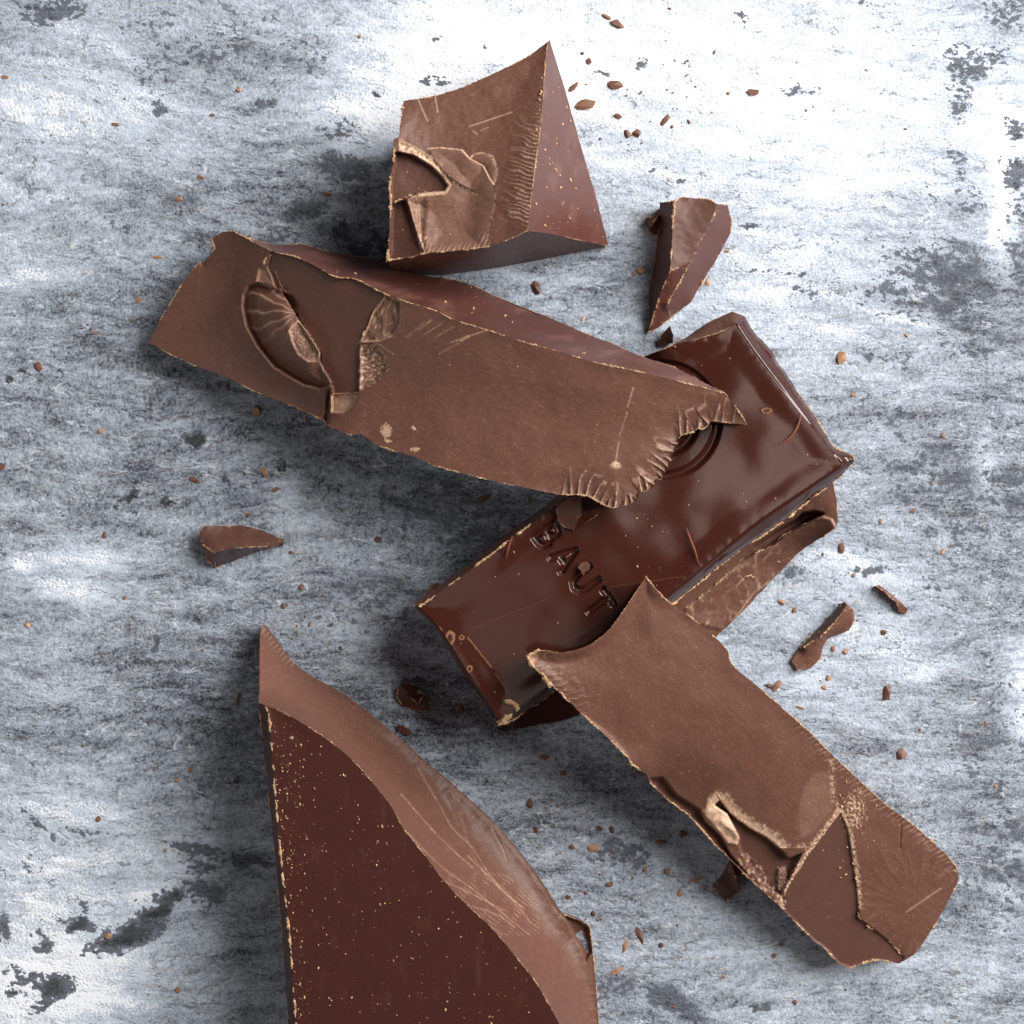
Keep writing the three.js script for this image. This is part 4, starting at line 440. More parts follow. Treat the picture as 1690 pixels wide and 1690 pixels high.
// ------------------------------------------------------------------ the bar leaning on the lettered slab
{
  const Z = from(2.1667, 840, 920), o = chunk('chocolate_chunk', 'straight matte chocolate bar with triangular smooth notch, leaning from the lettered slab onto slate', 'chocolate');
  const hp = planeOf([1066, 952, 41], [1570, 1440, 15], [880, 1085, 41]);
  const pts = (a) => Z(a).map(([x, y, k = 0]) => [x, y, hp(x, y) + k]);
  const eR = edge(pts([[490, 70], [560, 150], [640, 205], [740, 290], [780, 332], [800, 385], [900, 470], [985, 545], [1070, 620], [1150, 700], [1230, 775], [1330, 870], [1450, 960], [1560, 1060, -0.5], [1600, 1110, -1]]), 0.9, 51);
  const eEnd = edge(pts([[1600, 1110, -1], [1604, 1160, -1.5], [1560, 1250, -2], [1500, 1350, -2], [1450, 1420, -2]]), 0.8, 52);
  const eBot = edge(pts([[1450, 1420, -2], [1395, 1452, -4], [1330, 1440, -4], [1300, 1440, -4], [1215, 1468, -4], [1180, 1455, -4], [1130, 1400, -4], [1090, 1370, -4], [1020, 1300, -4]]), 0.8, 53, 4, true);
  const eL = edge(pts([[1020, 1300, -4], [960, 1240, -4], [870, 1160, -4.5], [800, 1090, -5], [740, 1030, -5], [680, 960, -6], [640, 920, -7], [560, 860, -7], [512, 812, -6], [490, 775, -4], [440, 740, -1], [420, 710, -0.5], [350, 640], [250, 550], [150, 450], [80, 380]]), 1.0, 54, 4, true);
  const eTip = edge(pts([[80, 380], [68, 355, -0.5], [100, 335, -0.5], [135, 332, 0]]), 0.4, 55);
  const eTop = edge(pts([[135, 332], [180, 340], [240, 330], [300, 305], [360, 255], [410, 190], [450, 130], [490, 70]]), 0.3, 56);
  const triF = Z([[1185, 912], [1130, 985], [1055, 1085], [980, 1210], [1000, 1310], [1110, 1420], [1215, 1500], [1300, 1470], [1400, 1470], [1412, 1425], [1340, 1358], [1252, 1292], [1240, 1150], [1212, 975]]), strip = Z([[735, 885], [755, 868], [790, 915], [860, 968], [925, 1005], [960, 1035], [1000, 1078], [1045, 1060], [1010, 1130], [975, 1205], [920, 1180], [860, 1100], [830, 1050], [820, 990], [780, 915]]);
  const gnaw = Z([[690, 905], [735, 885], [780, 915], [825, 1000], [815, 1030], [780, 1025], [755, 990], [700, 945]]), undercut = Z([[500, 790], [550, 785], [600, 850], [680, 900], [755, 990], [790, 1060], [850, 1130], [760, 1080], [620, 940], [540, 870], [490, 800]]), pock = Z([[505, 800], [560, 800], [605, 870], [560, 870], [520, 830]]), chipTop = Z([[60, 340], [100, 330], [140, 330], [110, 370], [85, 385]]), rubble = Z([[840, 1050], [900, 1100], [960, 1190], [1000, 1230], [960, 1255], [860, 1170], [810, 1090]]), nest = Z([[960, 1110], [990, 1105], [1000, 1160], [985, 1210], [955, 1190]]);
  const oval = Z([[1090, 770], [1140, 760], [1170, 800], [1160, 900], [1100, 980], [1040, 1010], [1030, 920], [1050, 830]]);
  const pl = planeOf([1387, 1341, hp(1387, 1341) - 1.2], [1292, 1480, hp(1292, 1480) - 3.8], [1480, 1570, hp(1480, 1570) - 3.8]);
  const relief = (x, y, d, h) => {
    const f = ss(0, 14, d); let dh = f * (0.55 * fbm(x / 90, y / 90, 3)) + 0.9 * ss(0, 90, d), tone = 0;
    const [dt, st] = nearest(eTop, x, y); dh -= 1.6 * ss(70, 0, dt) * ss(0, 20, d);
    const u = (x - 1066) * 0.69 + (y - 952) * 0.72; dh -= 0.9 * ss(60, 0, Math.abs(u - 150)) * ss(60, 5, nearest(eL, x, y)[0]) * ss(0, 6, d);
    const [dl, sl] = nearest(eL, x, y); const nick = ss(60, 0, dl) * ss(470, 520, sl); if (nick > 0) { const g = Math.sin((sl + 0.6 * dl + 5 * noise(sl / 20, dl / 30)) * 0.55); tone += 0.34 * nick * ss(0.6, 1, g) * (0.3 + Math.abs(noise(x / 6, y / 6))); dh += 0.06 * nick * g; }
    const [dr2, sr] = nearest(eR, x, y); tone += 0.35 * ss(26, 0, dr2) * ss(280, 420, sr) * ss(0.62, 1, Math.sin(sr * 0.75 + dr2 * 0.25 + 3 * noise(sr / 15, 1)));
    const ov = sdPoly(oval, x, y); tone += 0.10 * ss(3, -6, ov); 
    // radiating fracture marks on the far end
    if (x > 1400 && y > 1340) { const dx = x - 1510, dy = y - 1500, a = Math.atan2(dy, dx), r = Math.hypot(dx, dy), q = Math.sin(a * 26 + 3 * noise(a * 4, r / 40)) * ss(15, 70, r) * ss(130, 80, r); dh += 0.03 * q; tone += 0.05 * ss(0.6, 1, q); const e = segDist(x, y, 1496, 1505, 1553, 1466); tone += 0.3 * ss(2.5, 0.4, e); const e2 = segDist(x, y, 1487, 1360, 1485, 1400); dh -= 0.3 * ss(2.2, 0.3, e2); }
    const band = lineDist([[1372, 1255], [1376, 1320], [1385, 1338]], x, y); tone += 0.5 * ss(7, 0, band + 3 * noise(x / 4, y / 4)) * ss(0, .3, noise(x / 5 + 3, y / 5) + .15);
    { const q = Math.hypot((x - 1410) / 17, (y - 1338) / 30); if (q < 1.6) { const z = ss(1.3, 0.4, q + 0.6 * noise(x / 6, y / 6)) * ss(-0.3, 0.3, noise(x / 4 + 9, y / 4)); tone += 0.8 * z; dh += 0.2 * z; } }
    const tr = sdPoly(triF, x, y), sp = sdPoly(strip, x, y), gn = sdPoly(gnaw, x, y), dk = sdPoly(undercut, x, y), ru = sdPoly(rubble, x, y), ne = sdPoly(nest, x, y), po = sdPoly(pock, x, y);
    if (sp < 24 && sp > 0 && y < 1400 && x > 1165 && y < 0.53 * (x - 1165) + 1345) { tone += 1.25 * ss(20, 5, sp + 5 * noise(x / 7, y / 7) + 2 * noise(x / 2.5, y / 2.5)) * (0.6 + 0.5 * ss(-0.4, 0.5, noise(x / 3, y / 3))); dh -= 0.35 * ss(16, 0, sp); }
    if (tr < 15 && tr > 0 && y < 1500) { const k = ss(12, 1, tr + 3 * noise(x / 6, y / 6)); tone += 1.1 * k * ss(-0.55, 0.35, noise(x / 3.5, y / 3.5)); dh -= 0.3 * k; }
    if (sp < 1.5) dh += ss(1.5, -1.5, sp) * (-2.3 - dh) * ss(0, 3, d);
    if (tr < 1.5) dh += ss(1.5, -1.5, tr) * (pl(x, y) - h - dh) * ss(0, 4, d);
    if (dk < 1.5) dh -= ss(1.5, -3, dk) * 2.2 * ss(0, 4, d);
    if (gn < 1.5) { dh += ss(1.5, -3, gn) * (0.5 * noise(x / 14, y / 14) + 0.8); tone += 0.9 * ss(1.5, -1, gn) * (0.5 + 0.8 * Math.abs(fbm(x / 10, y / 7, 3))); }
    if (ru < 1.5) { dh += ss(1.5, -2, ru) * 0.5 * fbm(x / 14, y / 14, 3) * ss(0, 3, d); tone += 0.75 * ss(0.0, 0.5, fbm(x / 7, y / 7 + 9, 2)) * ss(1.5, -1, ru); }
    if (ne < 1.5) { dh += 1.0 * ss(1.5, -3, ne) + 0.3 * noise(x / 4, y / 4); tone += 0.55 * ss(1.5, -1, ne) * Math.abs(noise(x / 4, y / 3)) * 1.8; }
    const ct = sdPoly(chipTop, x, y); if (ct < 1.5) { dh -= 1.2 * ss(1.5, -5, ct) * ss(0, 3, d); tone += 0.3 * ss(1.5, 0, ct); }
    return [d < 0.05 ? 0 : dh, clamp(tone)];
  };
  const top = buildFace(o, 'broken_face', loop(eR, eEnd, eBot, eL, eTip, eTop), { cell: 1.4, relief, flow: 0.85, zones: [{ name: 'smooth_facet', material: M.facet, in: (x, y) => sdPoly(triF, x, y) < 0 || sdPoly(strip, x, y) < 0 }] });
  const base = planeOf([(950 - 845) * PX, (1040 - 845) * PX, slabTop + 0.4], [(1330 - 845) * PX, (1400 - 845) * PX, 0], [(1060 - 845) * PX, (960 - 845) * PX, slabTop + 0.4]);
  buildUnderside(o, loop(eR, eEnd, eBot, eL, eTip, eTop), (X, Zz) => Math.max(0, Math.min(slabTop + 0.4, base(X, Zz))), 0.12);
  wornEdge(o, eR, { width: 1.1, cover: 0.8, seed: 51 }); wornEdge(o, eEnd, { width: 1.1, cover: 0.6, seed: 52 }); wornEdge(o, eBot, { width: 1.3, cover: 0.75, seed: 53 }); wornEdge(o, eL, { width: 1.3, cover: 0.7, seed: 54 }); wornEdge(o, eTip, { width: 1.6, cover: 1, seed: 55 }); wornEdge(o, eTop, { width: 0.6, cover: 0.5, seed: 56 });
  const on = (P) => P.map(([x, y]) => [x, y, top.height(x, y)]);
  wornEdge(o, on(Z([[85, 385], [110, 410], [135, 435], [150, 450]])), { width: 3, cover: 0.5, seed: 61, spread: 1.4, lift: 0 });
  wornEdge(o, on(Z([[1185, 905], [1130, 980], [1055, 1070], [1010, 1090]])), { width: 1.0, cover: 0.45, seed: 57, spread: 1.4, lift: 0 }); wornEdge(o, on(Z([[1190, 905], [1215, 975], [1243, 1150], [1255, 1290], [1340, 1355], [1412, 1425]])), { width: 1.0, cover: 0.45, seed: 58, spread: 1.4, lift: 0 }); wornEdge(o, on(Z([[735, 830], [790, 905], [860, 962], [925, 1000], [945, 1020]])), { width: 1.0, cover: 0.45, seed: 59, spread: 1.4, lift: 0 }); wornEdge(o, on(Z([[1055, 1085], [1010, 1160], [980, 1210]])), { width: 1.0, cover: 0.45, seed: 60, spread: 1.4, lift: 0 });
  dust(o, 110, (r) => { const x = 1380 + 40 * r() + 60 * r() * r(), y = 1250 + 200 * r(); return sdPoly(top.P, x, y) < -3 ? [x, y, top.height(x, y)] : null; }, 55, [0.4, 2.4]); dust(o, 80, (r) => { const x = 960 + 560 * r(), y = 1040 + 480 * r(); return sdPoly(top.P, x, y) < -3 ? [x, y, top.height(x, y)] : null; }, 56, [0.3, 1.2]);
}
// ------------------------------------------------------------------ the thick block cut by the frame's lower side
{
  const Z = from(2.45, 380, 1000), o = chunk('chocolate_chunk', 'thick chocolate block with a dark speckled top and a curved broken flank', 'chocolate');
  const A0 = [433, 1030.5, 7], A1 = [427, 1160, 27.5], EB = [478, 1742, 28], EC = [950, 1742, 30], ED = [990, 1742, 2];
  const eOut = edge([A0, ...Z([[190, 150, 4], [250, 225, 2], [330, 285, 1], [450, 350, 0.5], [560, 430, 0.4], [660, 510, 0.4], [780, 620, 0.4], [900, 720, 0.4], [1000, 810, 0.4], [1100, 910, 0.4], [1200, 1030, 0.6], [1270, 1130, 1.5], [1340, 1242, 3]])], 0.7, 61);
  const E1 = eOut[eOut.length - 1], eOut2 = edge([E1, ...Z([[1380, 1260, 3.5], [1425, 1280, 3], [1452, 1302, 2], [1466, 1400, 1.5], [1480, 1550, 1.5], [1490, 1690, 1.5]]), ED], 0.6, 62);
  const eTop = edge([A1, ...Z([[200, 425, 29], [300, 480, 30], [400, 545, 30], [500, 630, 30], [580, 720, 30], [650, 810, 30], [688, 880, 30], [712, 915, 29.6], [780, 1000, 30], [880, 1130, 30], [1000, 1250, 30], [1060, 1305, 30], [1140, 1400, 30], [1240, 1530, 30], [1320, 1670, 30]]), EC], 0.7, 63);
  const eLeftA = edge([A0, [429, 1053, 9], [428, 1120, 21], A1], 0.5, 64), eLeftB = edge([A1, ...Z([[122, 450, 26], [150, 700, 26], [170, 900, 26], [195, 1150, 26], [215, 1400, 26], [235, 1690, 26]]), EB], 0.8, 65);
  const A2 = [441, 1172, 29], eIn = edge([A1, A2, ...Z([[165, 540, 30], [185, 800, 30], [208, 1050, 30], [225, 1200, 30], [240, 1330, 30], [252, 1500, 30], [266, 1690, 30]]), [491, 1742, 30]], 0.7, 66), eBot = edge([[491, 1742, 30], EC], 0.1, 67), eBotL = edge([EB, [491, 1742, 30]], 0.1, 68), eBotR = edge([ED, EC], 0.1, 69);
  const gl = (pts) => smoothLine(Z(pts), 6), lines = [gl([[690, 760], [760, 840], [850, 940], [980, 1060]]), gl([[760, 660], [830, 780], [900, 900], [980, 980], [1060, 1100], [1180, 1220]]), gl([[880, 760], [930, 860], [960, 960], [1010, 1060], [1090, 1150], [1210, 1290]]), gl([[720, 920], [850, 1050], [1000, 1160], [1120, 1260], [1210, 1330]]), gl([[960, 1010], [1060, 1110], [1150, 1200], [1215, 1280]]), gl([[960, 1210], [1080, 1250], [1150, 1300]]), gl([[860, 1110], [990, 1170], [1100, 1230]]), gl([[1060, 900], [1100, 980], [1120, 1040]])];
  const note = Z([[1345, 1245], [1400, 1265], [1450, 1300], [1462, 1400], [1435, 1440], [1420, 1380], [1385, 1330]]);
  const flank = buildFace(o, 'broken_face', loop(eOut, eOut2, eBotR, rev(eTop), rev(eLeftA)), { cell: 1.5, flow: 0.9, relief: (x, y, d, h) => {
    let dh = ss(0, 12, d) * 0.5 * fbm(x / 55, y / 55, 3) + 0.3, tone = 0; dh *= ss(0, 10, d); { const de = Math.min(nearest(eOut, x, y)[0], nearest(eOut2, x, y)[0]), dt = nearest(eTop, x, y)[0], u = de / (de + dt + 0.01); dh += 27 * (Math.pow(u, 2.1) - u) * ss(1060, 1260, y); }
    lines.forEach((L, i) => { const e = lineDist(L, x, y); if (e < 16) { const k = i === 2 ? 1.2 : 0.6; dh += k * (0.35 * ss(14, 0, e) - 0.25 * ss(4, 0, e)); tone += (i === 2 ? 0.1 : 0.34) * ss(1.5, 0.2, e) * (0.3 + Math.abs(noise(x / 7, y / 7)) * 1.4); } });
    if (x > 740 && x < 890 && y > 1440 && y < 1545) { const q = Math.sin((0.62 * x - 0.78 * y) * 1.1 + 2 * noise(x / 18, y / 18)); tone += 0.26 * ss(0.6, 1, q) * ss(0.1, 0.5, fbm(x / 25, y / 25, 2) + 0.25); }
    const n = sdPoly(note, x, y); if (n < 1.5) dh -= 1.8 * ss(1.5, -5, n) * ss(0, 4, d);
    if (y < 1100) tone += 0.25 * ss(16, 0, nearest(eOut, x, y)[0]) * ss(0.5, 1, Math.sin((x + y) * 0.55));
    return [d < 0.05 ? 0 : dh, clamp(tone)];
  } });
  const top = buildFace(o, 'moulded_face', loop(eIn, eBot, rev(eTop)), { cell: 2.5, material: M.slabtop, flow: 1.5, tint: [6, 10, 9], relief: (x, y, d) => [ss(0, 30, d) * 0.12 * fbm(x / 80, y / 80, 2), 0.05 * ss(0.2, 0.6, fbm(x / 20, y / 60, 3))] });
  const lef = buildFace(o, 'bevelled_side', loop(rev(eIn), eLeftB, eBotL), { cell: 1.6, material: M.slabtop, flow: 1.5, tint: [6, 10, 9], relief: (x, y, d) => [0.7 * ss(0, 5, d) * noise(x / 6, y / 12), 0.35 * ss(0.25, 0.6, fbm(x / 6, y / 14, 3))] });
  buildUnderside(o, loop(eOut, eOut2, eBotR, rev(eBot), rev(eBotL), rev(eLeftB), rev(eLeftA)), () => 0, 0.1);
  wornEdge(o, eIn, { width: 1.7, cover: 0.7, seed: 71 }); wornEdge(o, eLeftB, { width: 1.3, cover: 0.55, seed: 72 }); wornEdge(o, eTop, { width: 0.75, cover: 0.7, seed: 73 }); wornEdge(o, eOut2, { width: 0.9, cover: 0.6, seed: 74 }); wornEdge(o, eOut, { width: 0.5, cover: 0.3, seed: 75 });
  dust(o, 1300, (r) => { const w = r(), x = w < 0.42 ? 440 + 70 * r() * r() + (r() * 40) : 440 + 460 * r(), y = 1165 + 570 * Math.pow(r(), 0.8); return sdPoly(top.P, x, y) < -2 ? [x, y, top.height(x, y)] : null; }, 61, [0.3, 2.0]);
  dust(o, 34, (r) => { const x = 440 + 440 * r(), y = 1190 + 500 * r(); return sdPoly(top.P, x, y) < -4 ? [x, y, top.height(x, y)] : null; }, 62, [1.0, 3.6]);
}

// ------------------------------------------------------------------ shards
function shard(name, label, outline, mids, faces, base = 0, worn = 1, seed = 1, mats = {}) {   // outline points, inner points, faces as lists of point names
  const o = chunk(name, label, 'shard'), V = { ...outline, ...mids }, es = new Map();
  const E = (a, b) => { const k = a < b ? `${a}|${b}` : `${b}|${a}`; if (!es.has(k)) { const [p, q] = a < b ? [a, b] : [b, a]; es.set(k, edge([V[p], V[q]], 0.7, seed + es.size, 3)); } const e = es.get(k); return a < b ? e : rev(e); };
  faces.forEach(([part, m, ids, amp = 0.3], n) => buildFace(o, part, loop(...ids.map((v, i) => E(v, ids[(i + 1) % ids.length]))), { cell: 1.5, material: m, flow: n + seed, relief: (x, y, d) => [ss(0, 5, d) * amp * 0.35 * fbm(x / 26 + seed, y / 22, 2), 0.6 * ss(0.3, 0.6, fbm(x / 5, y / 5 + seed, 2)) * ss(9, 0, d)] }));
  const ks = Object.keys(outline); buildUnderside(o, loop(...ks.map((v, i) => E(v, ks[(i + 1) % ks.length]))), () => base, 0.15);
  if (worn) { let n = 0; for (const e of es.values()) if (e.length > 4) wornEdge(o, e, { width: worn * 1.2, cover: 0.6, seed: seed + 3 * n++ }); }
  return o;
}
{
  const g = from(5.635, 1040, 300), G = (x, y, h) => g([[x, y, h]])[0];
  shard('chocolate_shard', 'largest triangular shard with dark left side and glossy right side, standing on pale slate', { a: G(275, 195, 6), b: G(410, 178, 13), b2: G(480, 143, 11), c: G(700, 158, 11), d: G(805, 205, 12), e: G(905, 215, 7), f: G(942, 350, 3), f2: G(932, 480, 1.5), g: G(850, 640, 0.8), h: G(740, 820, 0.5), i: G(620, 1020, 0.4), j: G(565, 1120, 0.4), k: G(380, 1260, 0.5), l: G(250, 1365, 0.8), m: G(165, 1400, 1.5), n: G(185, 1250, 0.6), p: G(178, 1000, 0.4), q: G(230, 750, 0.5), r: G(270, 400, 1) }, { s: G(372, 830, 13), t: G(560, 745, 11), u: G(690, 480, 11.5), v: G(775, 330, 12), w: G(290, 1010, 9), x: G(335, 1150, 6) },
    [['dark_face', M.facet, ['a', 'b', 's', 'w', 'm', 'n', 'p', 'q', 'r'], 0.5], ['broken_face', M.facet, ['b', 'b2', 'c', 'd', 'v', 'u', 't', 's'], 0.8], ['moulded_face', M.satin, ['d', 'e', 'f', 'f2', 'g', 'h', 'i', 'j', 'k', 'x', 't', 'u', 'v'], 0.3], ['chipped_ridge', M.satin, ['s', 't', 'x', 'k', 'l', 'm', 'w'], 0.9]], 0, 1.1, 101);
  const h = from(3.841, 300, 850), Hh = (x, y, k) => h([[x, y, k]])[0];
  shard('chocolate_shard', 'long pointed brown shard lying alone on the bluish slate', { a: Hh(112, 105, 5), b: Hh(150, 68, 5), c: Hh(270, 70, 3), d: Hh(385, 65, 2), e: Hh(520, 100, 1), f: Hh(650, 160, 0.6), g: Hh(640, 195, 0.5), h: Hh(520, 220, 0.4), i: Hh(380, 270, 0.4), j: Hh(212, 335, 1), k: Hh(165, 290, 4), l: Hh(122, 180, 5) }, { m: Hh(205, 240, 9), n: Hh(330, 208, 8), o: Hh(480, 200, 6), p: Hh(600, 198, 3) },
    [['broken_face', M.facet, ['b', 'c', 'd', 'e', 'f', 'p', 'o', 'n', 'm', 'l', 'a'], 1.0], ['glossy_face', M.gloss, ['m', 'n', 'o', 'p', 'f', 'g', 'h', 'i', 'j'], 0.3], ['chipped_end', M.matte, ['m', 'j', 'k', 'l'], 0.5]], 0, 0.8, 131);
  const q = from(4.225, 1290, 900), Q = (x, y, k) => q([[x, y, k]])[0];
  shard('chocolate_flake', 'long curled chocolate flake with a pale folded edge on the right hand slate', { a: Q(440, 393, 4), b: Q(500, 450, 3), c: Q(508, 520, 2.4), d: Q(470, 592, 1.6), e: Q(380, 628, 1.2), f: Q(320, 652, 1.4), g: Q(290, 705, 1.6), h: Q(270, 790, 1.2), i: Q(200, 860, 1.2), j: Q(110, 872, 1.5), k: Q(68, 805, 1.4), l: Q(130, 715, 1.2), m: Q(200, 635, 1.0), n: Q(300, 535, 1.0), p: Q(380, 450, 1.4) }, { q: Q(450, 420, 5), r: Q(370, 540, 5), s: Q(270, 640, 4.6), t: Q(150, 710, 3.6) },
    [['broken_face', M.matte, ['q', 'a', 'b', 'c', 'd', 'e', 'f', 'g', 'h', 'i', 'j', 'k', 'l', 't', 's', 'r'], 0.4], ['folded_side', M.facet, ['t', 'l', 'm', 'n', 'p', 'a', 'q', 'r', 's'], 0.4]], 0, 0.9, 151);  // the darker facet brown paints shade on the side turned from the window
  shard('chocolate_flake', 'thin twisted chocolate splinter with a rounded end, beside the curled flake', { a: Q(650, 282, 2), b: Q(675, 278, 2), c: Q(740, 318, 2.2), d: Q(820, 385, 2), e: Q(880, 445, 1.4), f: Q(870, 478, 1), g: Q(815, 465, 1.2), h: Q(795, 425, 1.0), i: Q(725, 370, 0.8), j: Q(690, 335, 0.8) }, { k: Q(700, 312, 3), l: Q(800, 400, 2.8) }, [['broken_face', M.matte, ['a', 'b', 'c', 'd', 'e', 'f', 'g', 'l', 'k'], 0.4], ['folded_side', M.facet, ['a', 'k', 'l', 'g', 'h', 'i', 'j'], 0.4]], 0, 0.7, 171);  // again a darker brown as painted shade on one side
  const m = from(3.84, 950, 1250), Mm = (x, y, k) => m([[x, y, k]])[0];
  shard('chocolate_shard', 'stubby dark shard tucked against the chipped side of the leaning bar', { a: Mm(985, 668, 7), b: Mm(1072, 730, 6), c: Mm(1050, 800, 4), d: Mm(1035, 850, 2.5), e: Mm(950, 912, 1), f: Mm(900, 862, 2), g: Mm(868, 825, 5) }, { h: Mm(1010, 745, 8) }, [['broken_face', M.facet, ['a', 'h', 'd', 'e', 'f', 'g'], 0.6], ['side_face', M.matte, ['a', 'b', 'c', 'd', 'h'], 0.5]], 0, 0.6, 181);
  shard('chocolate_shard', 'dark rounded shard lying in the shade left of the lettered slab', { a: Hh(1370, 1085, 3), b: Hh(1450, 1060, 3.5), c: Hh(1540, 1130, 3), d: Hh(1578, 1215, 1.2), e: Hh(1530, 1248, 1), f: Hh(1400, 1215, 0.8), g: Hh(1363, 1150, 1.6) }, { h: Hh(1500, 1195, 4) }, [['dark_face', M.gloss, ['a', 'b', 'c', 'h', 'f', 'g'], 0.6], ['side_face', M.facet, ['c', 'd', 'e', 'f', 'h'], 0.4]], 0, 0.6, 191);
  shard('chocolate_shard', 'small brown shard beneath the dark rounded shard', { a: Hh(1372, 1328, 2), b: Hh(1410, 1338, 2.4), c: Hh(1452, 1372, 1.6), d: Hh(1440, 1402, 1), e: Hh(1372, 1368, 1) }, {}, [['broken_face', M.facet, ['a', 'b', 'c', 'd', 'e'], 0.4]], 0, 0.5, 201);
  shard('chocolate_shard', 'small lumpy shard half hidden behind the largest triangular shard', { a: G(135, 345, 3), b: G(170, 330, 4), c: G(268, 305, 4), d: G(285, 420, 2), e: G(250, 495, 1), f: G(205, 490, 1), g: G(170, 440, 2) }, { h: G(215, 380, 5.5) }, [['broken_face', M.matte, ['a', 'b', 'c', 'h', 'g'], 0.5], ['side_face', M.facet, ['c', 'd', 'e', 'f', 'g', 'h'], 0.5]], 0, 0.8, 211);
  shard('chocolate_shard', 'small dark upright shard between the triangular shard and the lettered slab', { a: G(370, 1335, 6), b: G(400, 1420, 5), c: G(400, 1500, 3), d: G(255, 1530, 1), e: G(285, 1440, 3) }, {}, [['dark_face', M.facet, ['a', 'b', 'c', 'd', 'e'], 0.5]], 0, 0.4, 221);
  const w = from(7.04, 860, 800), Ww = (x, y, k) => w([[x, y, k]])[0], S = slabTop;
  shard('chocolate_flake', 'smooth rounded chip lying on the slab under the scalloped end of the long piece', { a: Ww(410, 300, S + 2), b: Ww(470, 210, S + 4), c: Ww(580, 140, S + 5), d: Ww(700, 118, S + 5), e: Ww(850, 150, S + 4), f: Ww(945, 235, S + 1.6), g: Ww(880, 350, S + 0.6), h: Ww(720, 470, S + 0.5), i: Ww(620, 535, S + 0.5), j: Ww(520, 500, S + 0.6), k: Ww(430, 420, S + 1) }, { l: Ww(700, 330, S + 4.2) }, [['smooth_face', M.facet, ['a', 'b', 'c', 'd', 'l', 'i', 'j', 'k'], 0.2], ['side_face', M.gloss, ['d', 'e', 'f', 'g', 'h', 'i', 'l'], 0.2]], S + 0.1, 0.5, 231);
  shard('chocolate_flake', 'tiny curled flake resting on the engraved letters', { a: Ww(658, 960, S + 1.6), b: Ww(700, 905, S + 2), c: Ww(765, 895, S + 2), d: Ww(805, 930, S + 1.8), e: Ww(795, 985, S + 1.2), f: Ww(750, 1005, S + 1), g: Ww(722, 1060, S + 0.4), h: Ww(705, 1015, S + 1) }, {}, [['broken_face', M.matte, ['a', 'b', 'c', 'd', 'e', 'f', 'g', 'h'], 0.3]], S - 0.4, 0.6, 241);
}
